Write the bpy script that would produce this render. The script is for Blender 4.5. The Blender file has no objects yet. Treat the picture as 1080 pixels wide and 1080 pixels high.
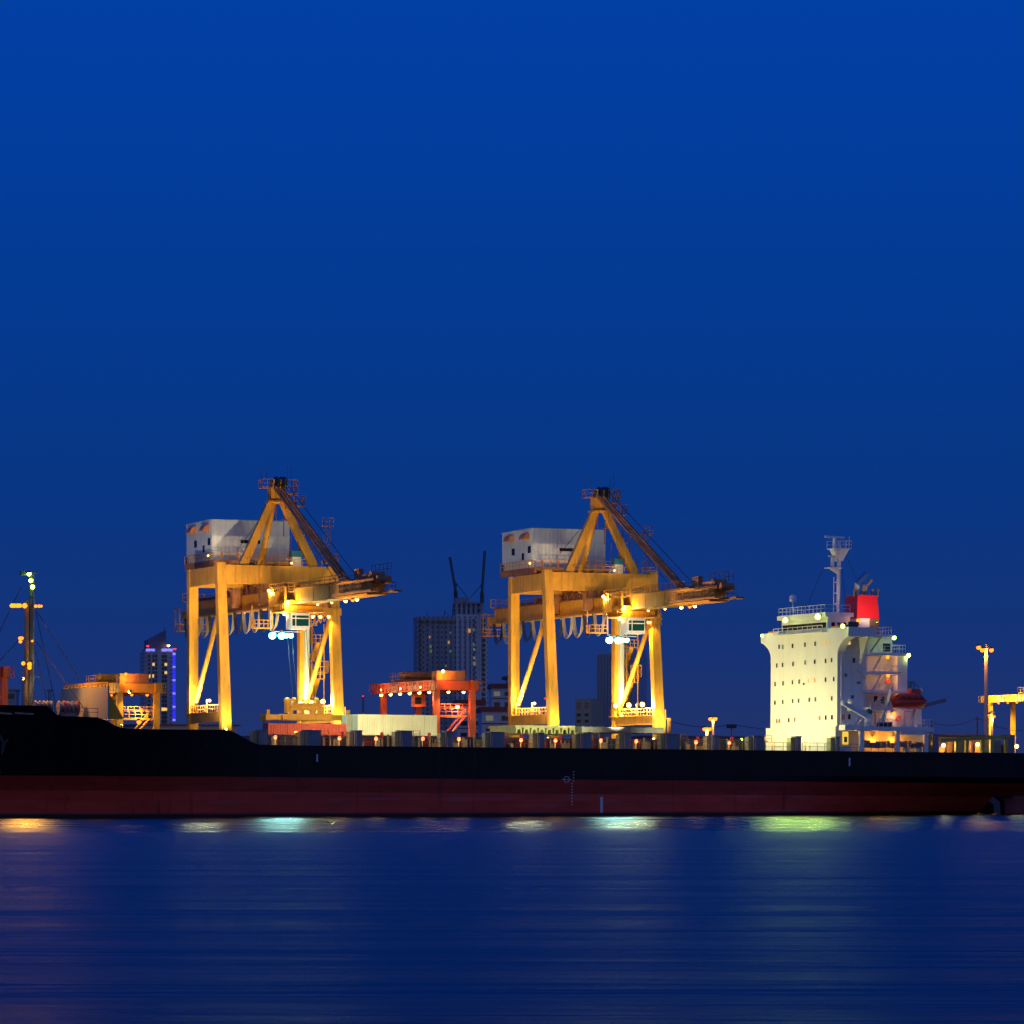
import bpy, bmesh, math, random
from mathutils import Vector, Matrix
random.seed(7)
C = bpy.context.scene.collection
V = Vector
# ------------------------------------------------------------------ view and frames
FPX, HOR, Y0 = 4200.0, 832.0, 545.0          # focal length in photo pixels, horizon row, distance of the ship
CAMH = 29.0/FPX*Y0
CAM = V((0, 0, CAMH))
TH = math.radians(22.5)                        # the ship and quay run this much away from square-on
R0 = V(((300-540)/FPX*Y0, Y0, 0))
QF = Matrix.Translation(R0) @ Matrix.Rotation(TH, 4, 'Z')      # x along the quay, y away from the viewer
SF = QF @ Matrix.Rotation(0.0068, 4, 'Y')                       # the ship, trimmed by the stern
def hit(M, px, py, ax, val):
    Mi = M.inverted(); o = Mi @ CAM
    d = Mi.to_3x3() @ V(((px-540)/FPX, 1, (HOR-py)/FPX))
    return o + d*((val-o[ax])/d[ax])
# ------------------------------------------------------------------ materials
MATS = {}
def nt(name):
    m = bpy.data.materials.new(name); m.use_nodes = True
    t = m.node_tree; t.nodes.clear()
    return m, t, t.nodes, t.links
def paint(name, col, rough=.5, var=.18, scale=.6, stain=None, amt=.5, metal=0.0, streak=True, bump=0.0):
    if name in MATS: return MATS[name]
    m, t, N, L = nt(name)
    out = N.new('ShaderNodeOutputMaterial'); b = N.new('ShaderNodeBsdfPrincipled'); L.new(b.outputs[0], out.inputs[0])
    b.inputs['Roughness'].default_value = rough; b.inputs['Metallic'].default_value = metal
    tc = N.new('ShaderNodeTexCoord'); n1 = N.new('ShaderNodeTexNoise'); n1.inputs['Scale'].default_value = scale; n1.inputs['Detail'].default_value = 6
    L.new(tc.outputs['Object'], n1.inputs['Vector'])
    cr = N.new('ShaderNodeValToRGB'); e = cr.color_ramp.elements
    e[0].position = .3; e[1].position = .7
    e[0].color = tuple(c*(1-var) for c in col)+(1,); e[1].color = tuple(min(1, c*(1+var*.6)) for c in col)+(1,)
    L.new(n1.outputs['Fac'], cr.inputs[0]); src = cr.outputs[0]
    if stain:
        mp = N.new('ShaderNodeMapping'); mp.inputs['Scale'].default_value = (1.6, 1.6, .12) if streak else (.7, .7, .7)
        L.new(tc.outputs['Object'], mp.inputs[0])
        n2 = N.new('ShaderNodeTexNoise'); n2.inputs['Scale'].default_value = 1.4; n2.inputs['Detail'].default_value = 8; n2.inputs['Roughness'].default_value = .65
        L.new(mp.outputs[0], n2.inputs['Vector'])
        c2 = N.new('ShaderNodeValToRGB'); c2.color_ramp.elements[0].position = .52; c2.color_ramp.elements[1].position = .74
        c2.color_ramp.elements[0].color = (0, 0, 0, 1); c2.color_ramp.elements[1].color = (amt,)*3+(1,)
        L.new(n2.outputs['Fac'], c2.inputs[0])
        mx = N.new('ShaderNodeMixRGB'); mx.inputs[2].default_value = tuple(stain)+(1,)
        L.new(c2.outputs[0], mx.inputs[0]); L.new(src, mx.inputs[1]); src = mx.outputs[0]
    L.new(src, b.inputs['Base Color'])
    if bump:
        bp = N.new('ShaderNodeBump'); bp.inputs['Strength'].default_value = bump; bp.inputs['Distance'].default_value = .1
        L.new(n1.outputs['Fac'], bp.inputs['Height']); L.new(bp.outputs[0], b.inputs['Normal'])
    MATS[name] = m; return m
def glow(name, col, s):
    if name in MATS: return MATS[name]
    m, t, N, L = nt(name)
    out = N.new('ShaderNodeOutputMaterial'); e = N.new('ShaderNodeEmission'); L.new(e.outputs[0], out.inputs[0])
    e.inputs[0].default_value = tuple(col)+(1,); e.inputs[1].default_value = s
    MATS[name] = m; return m
rust = (.16, .06, .025)
YEL = paint('crane_yellow', (.79, .36, .022), .55, .20, .30, (.24, .085, .02), .72)
YEL2 = paint('yard_crane_yellow', (.75, .34, .012), .5, .15, .5, (.3, .12, .02), .5)
RED = paint('crane_red', (.62, .085, .02), .5, .15, .5, (.2, .05, .02), .5)
RUSTY = paint('rusty_steel', (.40, .165, .055), .7, .35, .8, (.08, .035, .02), .7)
DARK = paint('dark_steel', (.045, .045, .05), .6, .25)
GREY = paint('grey_steel', (.17, .19, .22), .55, .2, .7, (.10, .06, .04), .5)
POSTG = paint('post_grey_paint', (.20, .24, .30), .55, .15, .6, (.13, .09, .06), .4)
CREAM = paint('cream_sheet', (.70, .74, .64), .55, .08, .5, (.42, .34, .24), .45)
WHITE = paint('ship_white', (.80, .80, .77), .45, .05, .25, (.52, .42, .28), .35)
WHITEG = paint('deck_equipment_white', (.74, .75, .76), .45, .08, .8, (.45, .33, .2), .4)
GLASSD = paint('dark_glass', (.015, .018, .022), .08, .1)
AWN = paint('orange_awning', (.62, .20, .05), .6, .1)
ROPE = paint('black_cable', (.025, .025, .027), .6, .2)
CABLEP = paint('pale_festoon_cable', (.42, .38, .30), .6, .2)
FUNR = paint('funnel_red', (.75, .012, .02), .4, .06)
BOATR = paint('lifeboat_red', (.74, .06, .025), .45, .1)
CRED = paint('container_red', (.62, .045, .012), .5, .14, .5, (.28, .06, .03), .5)
CWHT = paint('container_white', (.78, .75, .50), .5, .07, .5, (.48, .36, .2), .4)
COAM = paint('coaming_oxide_red', (.20, .03, .03), .6, .25, .7, (.06, .03, .03), .6)
DECKM = paint('deck_oxide', (.13, .05, .045), .7, .25)
OLIVE = paint('hatch_underside_olive', (.33, .36, .16), .6, .2, .8, rust, .5)
HATCH = paint('hatch_grey', (.13, .15, .15), .6, .2, .6, rust, .5)
BREAK = paint('breakwater_green_grey', (.32, .38, .30), .55, .08, .4, (.36, .3, .2), .45)
WIRE = paint('stay_wire', (.03, .03, .035), .6, .1)
ALU = paint('pole_galvanised', (.38, .37, .36), .5, .12)
TOWA = paint('tower_concrete', (.36, .35, .38), .8, .15, .05, (.15, .15, .17), .5)
TOWB = paint('tower_concrete_dark', (.24, .23, .27), .8, .2, .05, (.09, .09, .11), .5)
TOWC = paint('tower_cladding', (.50, .47, .48), .7, .12, .06)
BEIGE = paint('beige_render', (.46, .36, .22), .8, .12, .1)
BWHT = paint('building_white', (.52, .52, .56), .7, .12, .1)
ROOFR = paint('roof_red', (.26, .055, .045), .7, .2, .2)
WIND = paint('unlit_window', (.02, .022, .03), .15, .2)
SIGNR = paint('faded_red_sign', (.45, .11, .09), .7, .1)
BLUEP = paint('blue_pipe', (.03, .12, .38), .4, .1)
TEAL = paint('teal_cabinet', (.02, .14, .17), .4, .1)
GREENP = paint('green_paint', (.03, .17, .10), .5, .1)
CONC = paint('quay_concrete', (.13, .125, .115), .85, .2, .15, (.12, .11, .10), .6, streak=False)
RUBBER = paint('tyre_rubber', (.02, .02, .02), .8, .2)
MARK = paint('white_hull_mark', (.62, .64, .70), .5, .1)
ANCH = paint('anchor_steel', (.035, .032, .032), .6, .25)
BRONZE = paint('propeller_bronze', (.20, .19, .16), .4, .3, metal=.6)
SODIUM = (1.0, .34, .03); WARM = (1.0, .70, .22); COOL = (.42, 1.0, .90); LIME = (.86, 1.0, .30); WHT = (1.0, .93, .75)
G_SOD = glow('sodium_lamp_glow', (1, .19, .010), 3.6)
G_WARM = glow('warm_lamp_glow', (1, .55, .10), 13)
G_COOL = glow('cool_lamp_glow', (.16, 1, .86), 16)
G_LIME = glow('lime_lamp_glow', (.52, 1, .07), 15)
G_PINK = glow('red_deck_lamp_glow', (1, .13, .04), 8)
G_REDL = glow('red_beacon_glow', (1, .03, .03), 2.5)
G_WINY = glow('lit_window_yellow', (1, .62, .16), 1.0)
G_WINO = glow('lit_window_orange', (1, .45, .12), .5)
G_WING = glow('lit_window_green', (.45, .75, .50), .16)
G_WINP = glow('lit_window_pale', (.85, .80, .60), .16)
G_LED = glow('blue_led_strip', (.03, .03, 1), 1.1)
G_LEDW = glow('white_led_band', (.22, .20, 1), 1.4)
G_CAB = glow('lit_cab_glass', (.06, .42, .24), .14)
G_DOOR = glow('lit_doorway', (1, .62, .06), 1.0)

def facade(name, wall, dark, w, h, gap):
    m, t, N, L = nt(name)
    out = N.new('ShaderNodeOutputMaterial'); b = N.new('ShaderNodeBsdfPrincipled'); L.new(b.outputs[0], out.inputs[0]); b.inputs['Roughness'].default_value = .7
    tc = N.new('ShaderNodeTexCoord'); sp = N.new('ShaderNodeSeparateXYZ'); L.new(tc.outputs['Object'], sp.inputs[0])
    ad = N.new('ShaderNodeMath'); L.new(sp.outputs[0], ad.inputs[0]); L.new(sp.outputs[1], ad.inputs[1])
    cx = N.new('ShaderNodeCombineXYZ'); L.new(ad.outputs[0], cx.inputs[0]); L.new(sp.outputs[2], cx.inputs[1])
    bk = N.new('ShaderNodeTexBrick'); L.new(cx.outputs[0], bk.inputs['Vector']); bk.offset = 0; bk.inputs['Scale'].default_value = 1
    bk.inputs['Brick Width'].default_value = w; bk.inputs['Row Height'].default_value = h; bk.inputs['Mortar Size'].default_value = gap; bk.inputs['Mortar Smooth'].default_value = .1
    bk.inputs['Color1'].default_value = tuple(dark)+(1,); bk.inputs['Color2'].default_value = tuple(c*2.2 for c in dark)+(1,); bk.inputs['Mortar'].default_value = tuple(wall)+(1,)
    n = N.new('ShaderNodeTexNoise'); n.inputs['Scale'].default_value = .05; n.inputs['Detail'].default_value = 6; L.new(tc.outputs['Object'], n.inputs['Vector'])
    mr = N.new('ShaderNodeMapRange'); mr.inputs[3].default_value = .6; mr.inputs[4].default_value = 1.35; L.new(n.outputs['Fac'], mr.inputs[0])
    mu = N.new('ShaderNodeMixRGB'); mu.blend_type = 'MULTIPLY'; mu.inputs[0].default_value = 1; L.new(bk.outputs['Color'], mu.inputs[1]); L.new(mr.outputs[0], mu.inputs[2])
    L.new(mu.outputs[0], b.inputs['Base Color']); return m
FACA = facade('tower_facade', (.60, .56, .56), (.10, .10, .12), 2.6, 2.4, .85)
FACB = facade('tower_facade_dark', (.38, .35, .36), (.07, .07, .09), 2.2, 2.4, .7)
FACC = facade('apartment_facade', (.46, .43, .45), (.12, .11, .13), 2.4, 1.55, .55)
def hull_mat(zb):
    m, t, N, L = nt('hull_paint')
    out = N.new('ShaderNodeOutputMaterial'); b = N.new('ShaderNodeBsdfPrincipled'); L.new(b.outputs[0], out.inputs[0])
    b.inputs['Roughness'].default_value = .55; b.inputs['Specular IOR Level'].default_value = .25
    tc = N.new('ShaderNodeTexCoord'); sp = N.new('ShaderNodeSeparateXYZ'); L.new(tc.outputs['Object'], sp.inputs[0])
    def noise(sc, mp_s, det=6):
        mp = N.new('ShaderNodeMapping'); mp.inputs['Scale'].default_value = mp_s; L.new(tc.outputs['Object'], mp.inputs[0])
        n = N.new('ShaderNodeTexNoise'); n.inputs['Scale'].default_value = sc; n.inputs['Detail'].default_value = det; L.new(mp.outputs[0], n.inputs['Vector']); return n.outputs['Fac']
    def ramp(src, p0, c0, p1, c1):
        r = N.new('ShaderNodeValToRGB'); r.color_ramp.elements[0].position = p0; r.color_ramp.elements[1].position = p1
        r.color_ramp.elements[0].color = tuple(c0)+(1,); r.color_ramp.elements[1].color = tuple(c1)+(1,); L.new(src, r.inputs[0]); return r.outputs[0]
    def mix(f, a, c):
        x = N.new('ShaderNodeMixRGB'); L.new(f, x.inputs[0]); L.new(a, x.inputs[1]); L.new(c, x.inputs[2]); return x.outputs[0]
    def step(z, w=.04):
        mr = N.new('ShaderNodeMapRange'); mr.inputs[1].default_value = z-w; mr.inputs[2].default_value = z+w; L.new(sp.outputs[2], mr.inputs[0]); return mr.outputs[0]
    black = ramp(noise(.25, (1, 1, 1)), .35, (.0030, .0035, .0055), .7, (.006, .007, .011))
    red = ramp(noise(.35, (.5, .5, 1.6)), .3, (.58, .05, .032), .72, (.80, .08, .055))
    red2 = ramp(noise(.9, (.25, .25, 1.2)), .35, (.34, .028, .018), .7, (.46, .042, .028))
    # scuffs: long pale scratches in the red, weed at the waterline
    scuff = ramp(noise(.7, (.12, .12, 1.5), 10), .55, (0, 0, 0), .78, (.62, .62, .62))
    grey = N.new('ShaderNodeRGB'); grey.outputs[0].default_value = (.30, .22, .24, 1)
    low = mix(step(zb-2.0, .05), mix(scuff, red, grey.outputs[0]), red2)
    weed = N.new('ShaderNodeRGB'); weed.outputs[0].default_value = (.02, .02, .018, 1)
    wm = N.new('ShaderNodeMath'); wm.operation = 'MULTIPLY_ADD'; L.new(sp.outputs[0], wm.inputs[0]); wm.inputs[1].default_value = -.0068; L.new(sp.outputs[2], wm.inputs[2])
    wr = N.new('ShaderNodeMapRange'); wr.inputs[1].default_value = .25; wr.inputs[2].default_value = .6; L.new(wm.outputs[0], wr.inputs[0])
    low = mix(wr.outputs[0], weed.outputs[0], low)
    # shell plates: each strake a little different, thin weld seams, rust runs
    cx = N.new('ShaderNodeCombineXYZ'); L.new(sp.outputs[0], cx.inputs[0]); L.new(sp.outputs[2], cx.inputs[1])
    bk = N.new('ShaderNodeTexBrick'); L.new(cx.outputs[0], bk.inputs['Vector']); bk.inputs['Scale'].default_value = 1; bk.inputs['Brick Width'].default_value = 9.0; bk.inputs['Row Height'].default_value = 2.1
    bk.inputs['Mortar Size'].default_value = .05; bk.inputs['Mortar Smooth'].default_value = .4; bk.inputs['Color1'].default_value = (.90, .90, .90, 1); bk.inputs['Color2'].default_value = (1.08, 1.08, 1.08, 1); bk.inputs['Mortar'].default_value = (.82, .82, .82, 1)
    runs = ramp(noise(.9, (.9, .9, .05), 8), .60, (0, 0, 0), .74, (.55, .55, .55)); rs = N.new('ShaderNodeRGB'); rs.outputs[0].default_value = (.045, .022, .014, 1)
    zl = N.new('ShaderNodeMath'); zl.operation = 'MULTIPLY_ADD'; L.new(noise(.12, (1, 1, 1), 5), zl.inputs[0]); zl.inputs[1].default_value = .22; L.new(sp.outputs[2], zl.inputs[2])
    sb = N.new('ShaderNodeMapRange'); sb.inputs[1].default_value = zb+.06; sb.inputs[2].default_value = zb+.16; L.new(zl.outputs[0], sb.inputs[0])
    full = mix(runs, mix(sb.outputs[0], low, black), rs.outputs[0])
    mu = N.new('ShaderNodeMixRGB'); mu.blend_type = 'MULTIPLY'; mu.inputs[0].default_value = 1; L.new(full, mu.inputs[1]); L.new(bk.outputs['Color'], mu.inputs[2])
    L.new(mu.outputs[0], b.inputs['Base Color'])
    bp = N.new('ShaderNodeBump'); bp.inputs['Strength'].default_value = .25; bp.inputs['Distance'].default_value = .06
    L.new(noise(.35, (1, 1, .6), 3), bp.inputs['Height']); L.new(bp.outputs[0], b.inputs['Normal'])
    return m

# ------------------------------------------------------------------ mesh builder
class MB:
    def __init__(s): s.bm = bmesh.new(); s.mi = 0
    def _q(s, vs, fs):
        bv = [s.bm.verts.new(v) for v in vs]
        for f in fs:
            try:
                fc = s.bm.faces.new([bv[i] for i in f]); fc.material_index = s.mi
            except ValueError: pass
        return s
    def box(s, x0, x1, y0, y1, z0, z1):
        vs = [(x, y, z) for z in (z0, z1) for y in (y0, y1) for x in (x0, x1)]
        return s._q(vs, [(0, 2, 3, 1), (4, 5, 7, 6), (0, 1, 5, 4), (2, 6, 7, 3), (0, 4, 6, 2), (1, 3, 7, 5)])
    def beam(s, p, q, w, h=None, w2=None, h2=None, up=V((0, 0, 1))):
        p, q = V(p), V(q); h = h or w; w2 = w2 or w; h2 = h2 or h
        d = (q-p).normalized()
        if abs(d.dot(up)) > .98: up = V((0, 1, 0))
        sx = d.cross(up).normalized(); sz = sx.cross(d).normalized()
        vs = []
        for c, a, b in ((p, w, h), (q, w2, h2)):
            vs += [c-sx*a/2-sz*b/2, c+sx*a/2-sz*b/2, c+sx*a/2+sz*b/2, c-sx*a/2+sz*b/2]
        return s._q(vs, [(3, 2, 1, 0), (4, 5, 6, 7), (0, 1, 5, 4), (1, 2, 6, 5), (2, 3, 7, 6), (3, 0, 4, 7)])
    def tube(s, p, q, r, r2=None, n=8, caps=True):
        p, q = V(p), V(q); r2 = r if r2 is None else r2
        d = (q-p).normalized(); up = V((0, 0, 1)) if abs(d.z) < .95 else V((1, 0, 0))
        sx = d.cross(up).normalized(); sy = sx.cross(d)
        vs = []
        for c, rr in ((p, r), (q, r2)):
            for i in range(n):
                t = 2*math.pi*i/n; vs.append(c+sx*rr*math.cos(t)+sy*rr*math.sin(t))
        fs = [(i, (i+1) % n, n+(i+1) % n, n+i) for i in range(n)]
        if caps: fs += [tuple(range(n-1, -1, -1)), tuple(range(n, 2*n))]
        return s._q(vs, fs)
    def path(s, pts, r, n=5):
        for a, b in zip(pts, pts[1:]): s.tube(a, b, r, n=n, caps=False)
        return s
    def ball(s, c, r, sc=(1, 1, 1), seg=14, ring=8, zmin=-1.0):
        c = V(c); vs = []; fs = []
        for j in range(ring+1):
            ph = -math.pi/2+math.pi*j/ring; z = max(zmin, math.sin(ph))
            for i in range(seg):
                t = 2*math.pi*i/seg; vs.append(c+V((math.cos(ph)*math.cos(t)*r*sc[0], math.cos(ph)*math.sin(t)*r*sc[1], z*r*sc[2])))
        for j in range(ring):
            for i in range(seg):
                k = (i+1) % seg; fs.append((j*seg+i, j*seg+k, (j+1)*seg+k, (j+1)*seg+i))
        return s._q(vs, fs)
    def prism(s, poly, ax, a0, a1):      # poly: 2-D outline in the two other axes, in order
        def mk(u, v, w):
            return (w, u, v) if ax == 0 else ((u, w, v) if ax == 1 else (u, v, w))
        n = len(poly)
        vs = [mk(u, v, a0) for u, v in poly]+[mk(u, v, a1) for u, v in poly]
        fs = [tuple(range(n)), tuple(range(2*n-1, n-1, -1))]+[(i, n+i, n+(i+1) % n, (i+1) % n) for i in range(n)]
        return s._q(vs, fs)
    def rail(s, pts, h=1.1, step=1.6, r=.09):
        pts = [V(p) for p in pts]; up = V((0, 0, h))
        for a, b in zip(pts, pts[1:]):
            s.beam(a+up, b+up, r); s.beam(a+up*.52, b+up*.52, r*.8)
            n = max(1, round((b-a).length/step))
            for i in range(n+1):
                p = a.lerp(b, i/n); s.beam(p, p+up, r*.9)
        return s
    def lattice(s, p, q, w, h, n, r):
        p, q = V(p), V(q); d = (q-p); dn = d.normalized(); up = V((0, 0, 1)) if abs(dn.z) < .9 else V((0, 1, 0))
        sx = dn.cross(up).normalized()*w/2; sz = sx.cross(dn).normalized()*h/2
        cs = [sx+sz, sx-sz, -sx-sz, -sx+sz]
        for c in cs: s.beam(p+c, q+c, r)
        for i in range(n):
            a, b = p+d*(i/n), p+d*((i+1)/n)
            for k in range(4):
                s.beam(a+cs[k], b+cs[(k+1) % 4], r*.7)
                s.beam(a+cs[k], a+cs[(k+1) % 4], r*.7)
        return s
    def corr(s, x0, x1, y, z0, z1, pitch, dep):   # corrugated sheet facing -y
        n = max(2, int((x1-x0)/pitch)); vs = []; fs = []
        for i in range(n*4+1):
            x = x0+(x1-x0)*i/(n*4); yy = y+(0, 0, dep, dep)[i % 4]
            vs += [(x, yy, z0), (x, yy, z1)]
        for i in range(n*4): fs.append((2*i, 2*i+2, 2*i+3, 2*i+1))
        return s._q(vs, fs)
    def build(s, name, mat, parent=None, smooth=False):
        me = bpy.data.meshes.new(name)
        bmesh.ops.recalc_face_normals(s.bm, faces=s.bm.faces)
        s.bm.to_mesh(me); s.bm.free()
        for m in (mat if isinstance(mat, (list, tuple)) else [mat]): me.materials.append(m)
        if smooth:
            for p in me.polygons: p.use_smooth = True
        o = bpy.data.objects.new(name, me); C.objects.link(o)
        if parent: o.parent = parent
        return o
def tag(o, label=None, cat=None, group=None, kind=None):
    if label: o['label'] = label
    if cat: o['category'] = cat
    if group: o['group'] = group
    if kind: o['kind'] = kind
    return o
def thing(name, M, label, cat, group=None):
    o = bpy.data.objects.new(name, None); C.objects.link(o); o.matrix_world = M; o.empty_display_size = 1
    return tag(o, label, cat, group)
def copy_tree(o, parent=None, skip=()):
    c = o.copy(); C.objects.link(c)
    if parent: c.parent = parent
    for ch in list(o.children):
        if ch.name.split('.')[0] in skip: continue
        copy_tree(ch, c, skip)
    return c
LIGHTS = {}
def light(parent, loc, power, col, target=None, ang=120, size=.35, name='lamp_light'):
    if ang >= 160: target = None
    key = (power, col, target is not None, ang, size)
    if key not in LIGHTS:
        d = bpy.data.lights.new(name, 'SPOT' if target is not None else 'POINT')
        d.energy = power; d.color = col; d.shadow_soft_size = size
        if target is not None: d.spot_size = math.radians(ang); d.spot_blend = .7
        LIGHTS[key] = d
    o = bpy.data.objects.new(name, LIGHTS[key]); C.objects.link(o); o.parent = parent; o.location = loc
    if target is not None: o.rotation_euler = (V(target)-V(loc)).to_track_quat('-Z', 'Y').to_euler()
    return o
def lamp(parent, loc, gm, power=0, col=WARM, target=None, ang=130, r=.22, name='floodlight', house=None, drop=.55, aim=None):
    """a lamp fixture: dark housing with a glowing lens, and the light it gives"""
    loc = V(loc); d = (V(target)-loc).normalized() if target is not None else V((0, 0, -1))
    b = MB(); b.mi = 0
    b.tube(loc-d*r*1.3, loc-d*r*.1, r*.5, r*1.05, n=8)
    b.mi = 1; b.ball(loc+d*r*.1, r, seg=10, ring=6)
    o = b.build(name, [house or DARK, gm], parent)
    if power: light(parent, loc+d*drop, power, col, aim or target, 130 if aim else ang)
    return o

# ------------------------------------------------------------------ ship
CRW = 23000
ship = thing('container_ship', SF, 'long black container ship with red lower hull and white accommodation block, moored along the quay', 'ship')
def S(px, py, ax, v): return hit(SF, px, py, ax, v)
# breadth from the bridge wings
A0 = S(894.8, 665, 1, 0).x
BW = S(802.6, 675, 0, A0).y                 # far bridge wing = ship's breadth
HB = BW/2
zb = S(640, 822.7, 1, 0).z
def smooth(t): t = max(0, min(1, t)); return t*t*(3-2*t)
ABOW, AWL = -52.0, -46.0
ASTERN = 122.0
ASK = S(1016, 850, 1, HB).x; ZAP = S(1042, 839, 1, HB).z
def hwd(a):                                  # half breadth at deck
    if a < -20: return HB*max(.02, 1-((-20-a)/(-20-ABOW))**2.1)
    if a > 104: return HB*(1-.22*((a-104)/(ASTERN-104))**2)
    return HB
def hww(a):                                  # half breadth at the water
    if a < 6: return HB*max(.015, 1-((6-a)/(6-AWL))**1.9) if a > AWL else .1
    if a > 70: return max(.9, HB*(1-((a-70)/(ASK-70))**1.5)) if a < ASK else .9
    return HB
def edge(px, py):
    b = 0
    for _ in range(8):
        p = S(px, py, 1, b); b = HB-hwd(p.x)
    return p
prof = [(-60, 742), (0, 743.6), (30, 744), (50, 744.6), (54, 748), (60, 754), (66, 755.3), (85, 755.8), (103, 756.5), (112, 760), (122, 765.5), (134, 768.4), (160, 769.2), (236, 769.6), (244, 770.8), (254, 776), (264, 782), (273, 785.2), (290, 785.9),
        (420, 787.3), (560, 788.8), (700, 790.2), (800, 791.2), (900, 792.4), (1000, 793.5), (1080, 794.3)]
deckz = []
for px, py in prof:
    p = edge(px, py); deckz.append((p.x, p.z))
def dz(a):
    if a <= deckz[0][0]: return deckz[0][1]
    for (a0, z0), (a1, z1) in zip(deckz, deckz[1:]):
        if a <= a1: return z0+(z1-z0)*(a-a0)/(a1-a0)
    return deckz[-1][1]
def half(a, z):
    zt = dz(a); w0, w1 = hww(a), hwd(a)
    if a > 70:                               # overhanging stern: full above, fine below
        return w0+(w1-w0)*min(1, max(0, (z+.6)/6.6))**.85
    t = max(0, min(1, z/zt)); return w0+(w1-w0)*(t**1.25)
st = sorted(set([ABOW, -51, -49, -46] + [a for a, _ in deckz if a > -45] + [-43+3*i for i in range(56) if -43+3*i < ASTERN] + [ASK-.02, ASK+.02, ASTERN]))
bm = MB(); rows = []
for a in st:
    zt = dz(a); zmax = zt
    stem = 0
    lv = [-4, -1, .4, 1.4, 2.2, ZAP, ZAP+.3, 4, 4.9, 6.2, 7.6, zt] if zt > 8 else [-4, -1, .4, 1.4, 2.2, ZAP, ZAP+.3, 4, 4.9, 6, 7, zt]
    ring = []
    for z in lv:
        z2 = max(z, ZAP) if a > ASK else z
        ring.append((a, HB-(half(a, z2) if z2 == z else .05), z2))
    for z in reversed(lv):
        z2 = max(z, ZAP) if a > ASK else z
        ring.append((a, HB+(half(a, z2) if z2 == z else .05), z2))
    rows.append([bm.bm.verts.new(v) for v in ring])
n = len(rows[0])
for r0, r1 in zip(rows, rows[1:]):
    for i in range(n):
        k = (i+1) % n
        try: bm.bm.faces.new((r0[i], r1[i], r1[k], r0[k]))
        except ValueError: pass
for r in (rows[0], rows[-1]):
    try: bm.bm.faces.new(r)
    except ValueError: pass
hull = bm.build('hull', hull_mat(zb), ship)
# rubbing line, marks on the plating, a rudder and propeller at the stern
def mark(px, y0, y1, w=.32, mat=MARK, name='hull_mark'):
    p, q = S(px, y0, 1, 0), S(px, y1, 1, 0)
    return MB().box(p.x-w/2, p.x+w/2, -.03, .05, q.z, p.z).build(name, mat, ship)
mark(334.5, 795.5, 803.5, .24); mark(634.5, 840.5, 857, .42); mark(896, 799.5, 808, .26)
for px, y0, y1 in ((605, 814, 824), (603.5, 825, 849)):
    p, q = S(px, y0, 1, 0), S(px, y1, 1, 0); k = 0; z = q.z
    while z < p.z:
        b = MB(); b.box(p.x-.09, p.x+.09, -.03, .05, z, z+.12); b.box(p.x-.09, p.x-.03, -.035, .05, z+.121, z+.2); b.build('draught_mark', MARK, ship); z += .42
p = S(599, 822, 1, 0); b = MB()
for i in range(18):
    t = 2*math.pi*i/18; t2 = 2*math.pi*(i+1)/18
    b.beam((p.x-.2+.42*math.cos(t), 0, p.z+.42*math.sin(t)), (p.x-.2+.42*math.cos(t2), 0, p.z+.42*math.sin(t2)), .07)
b.beam((p.x-.95, 0, p.z), (p.x+.5, 0, p.z), .07)
b.build('load_line_mark', MARK, ship)
for px, y0, y1 in ((11, 812, 836),):
    z0, z1 = S(px, y1, 1, 3).z, S(px, y0, 1, 3).z; z = z0
    while z < z1:
        a = S(px, 825, 1, 3).x; bb = HB-half(a, z); MB().box(a-.1, a+.1, bb-.05, bb+.02, z, z+.14).build('draught_mark', MARK, ship); z += .45
ar = S(1066, 840, 1, HB).x; ah = S(1060, 850, 1, HB).x
b = MB(); b.prism([(ah, -4), (ar-.05, -4), (ar-.05, 6), (ah-2.6, 6), (ah-1.6, ZAP-.2), (ah-.5, ZAP-1.0)], 1, HB-.7, HB+.7); b.build('rudder_horn', paint('skeg_red', (.24, .03, .035), .5, .2), ship)
b = MB(); b.prism([(ar, -4), (ar+5, -4), (ar+5.2, 4.6), (ar-.05, 4.3)], 1, HB-.45, HB+.45); b.build('rudder', paint('rudder_red', (.30, .04, .035), .5, .2), ship)
b = MB(); hx = S(1044, 850, 1, HB).x
b.tube((ASK-.1, HB, -.3), (hx+.6, HB, -.3), .75, .35, n=14)
for k in range(4):
    t = math.pi/2*k+.5; d = V((0, math.cos(t), math.sin(t)))
    c = V((hx-.8, HB, -.3)); s2 = V((.5, -math.sin(t)*.86, math.cos(t)*.86))
    b._q([c+d*.5-s2*.4, c+d*.5+s2*.4, c+d*2.0+s2*1.05, c+d*3.2+s2*.6, c+d*3.2-s2*.5, c+d*2.0-s2*.95], [(0, 1, 2, 3, 4, 5)])
b.build('propeller', BRONZE, ship)
# anchor hanging at the bow (its own thing)
pa = S(5, 780, 1, 4.5); ba = HB-half(pa.x, pa.z)
anc = thing('anchor', SF @ Matrix.Translation((pa.x, ba-.35, pa.z)), 'pale steel anchor housed against the black bow of the ship', 'anchor')
b = MB(); b.beam((-.9, 0, 1.7), (.35, 0, -.5), .35); b.build('shank', ANCH, anc)
for sx in (-1, 1):
    b = MB(); e = V((.35, 0, -.5)); t = e+V((1.15, -.1, 1.1)) if sx > 0 else e+V((-.25, -.1, -1.5))
    b.beam(e, t, .55, .3, .18, .12); b.build('fluke', ANCH, anc)
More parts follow.
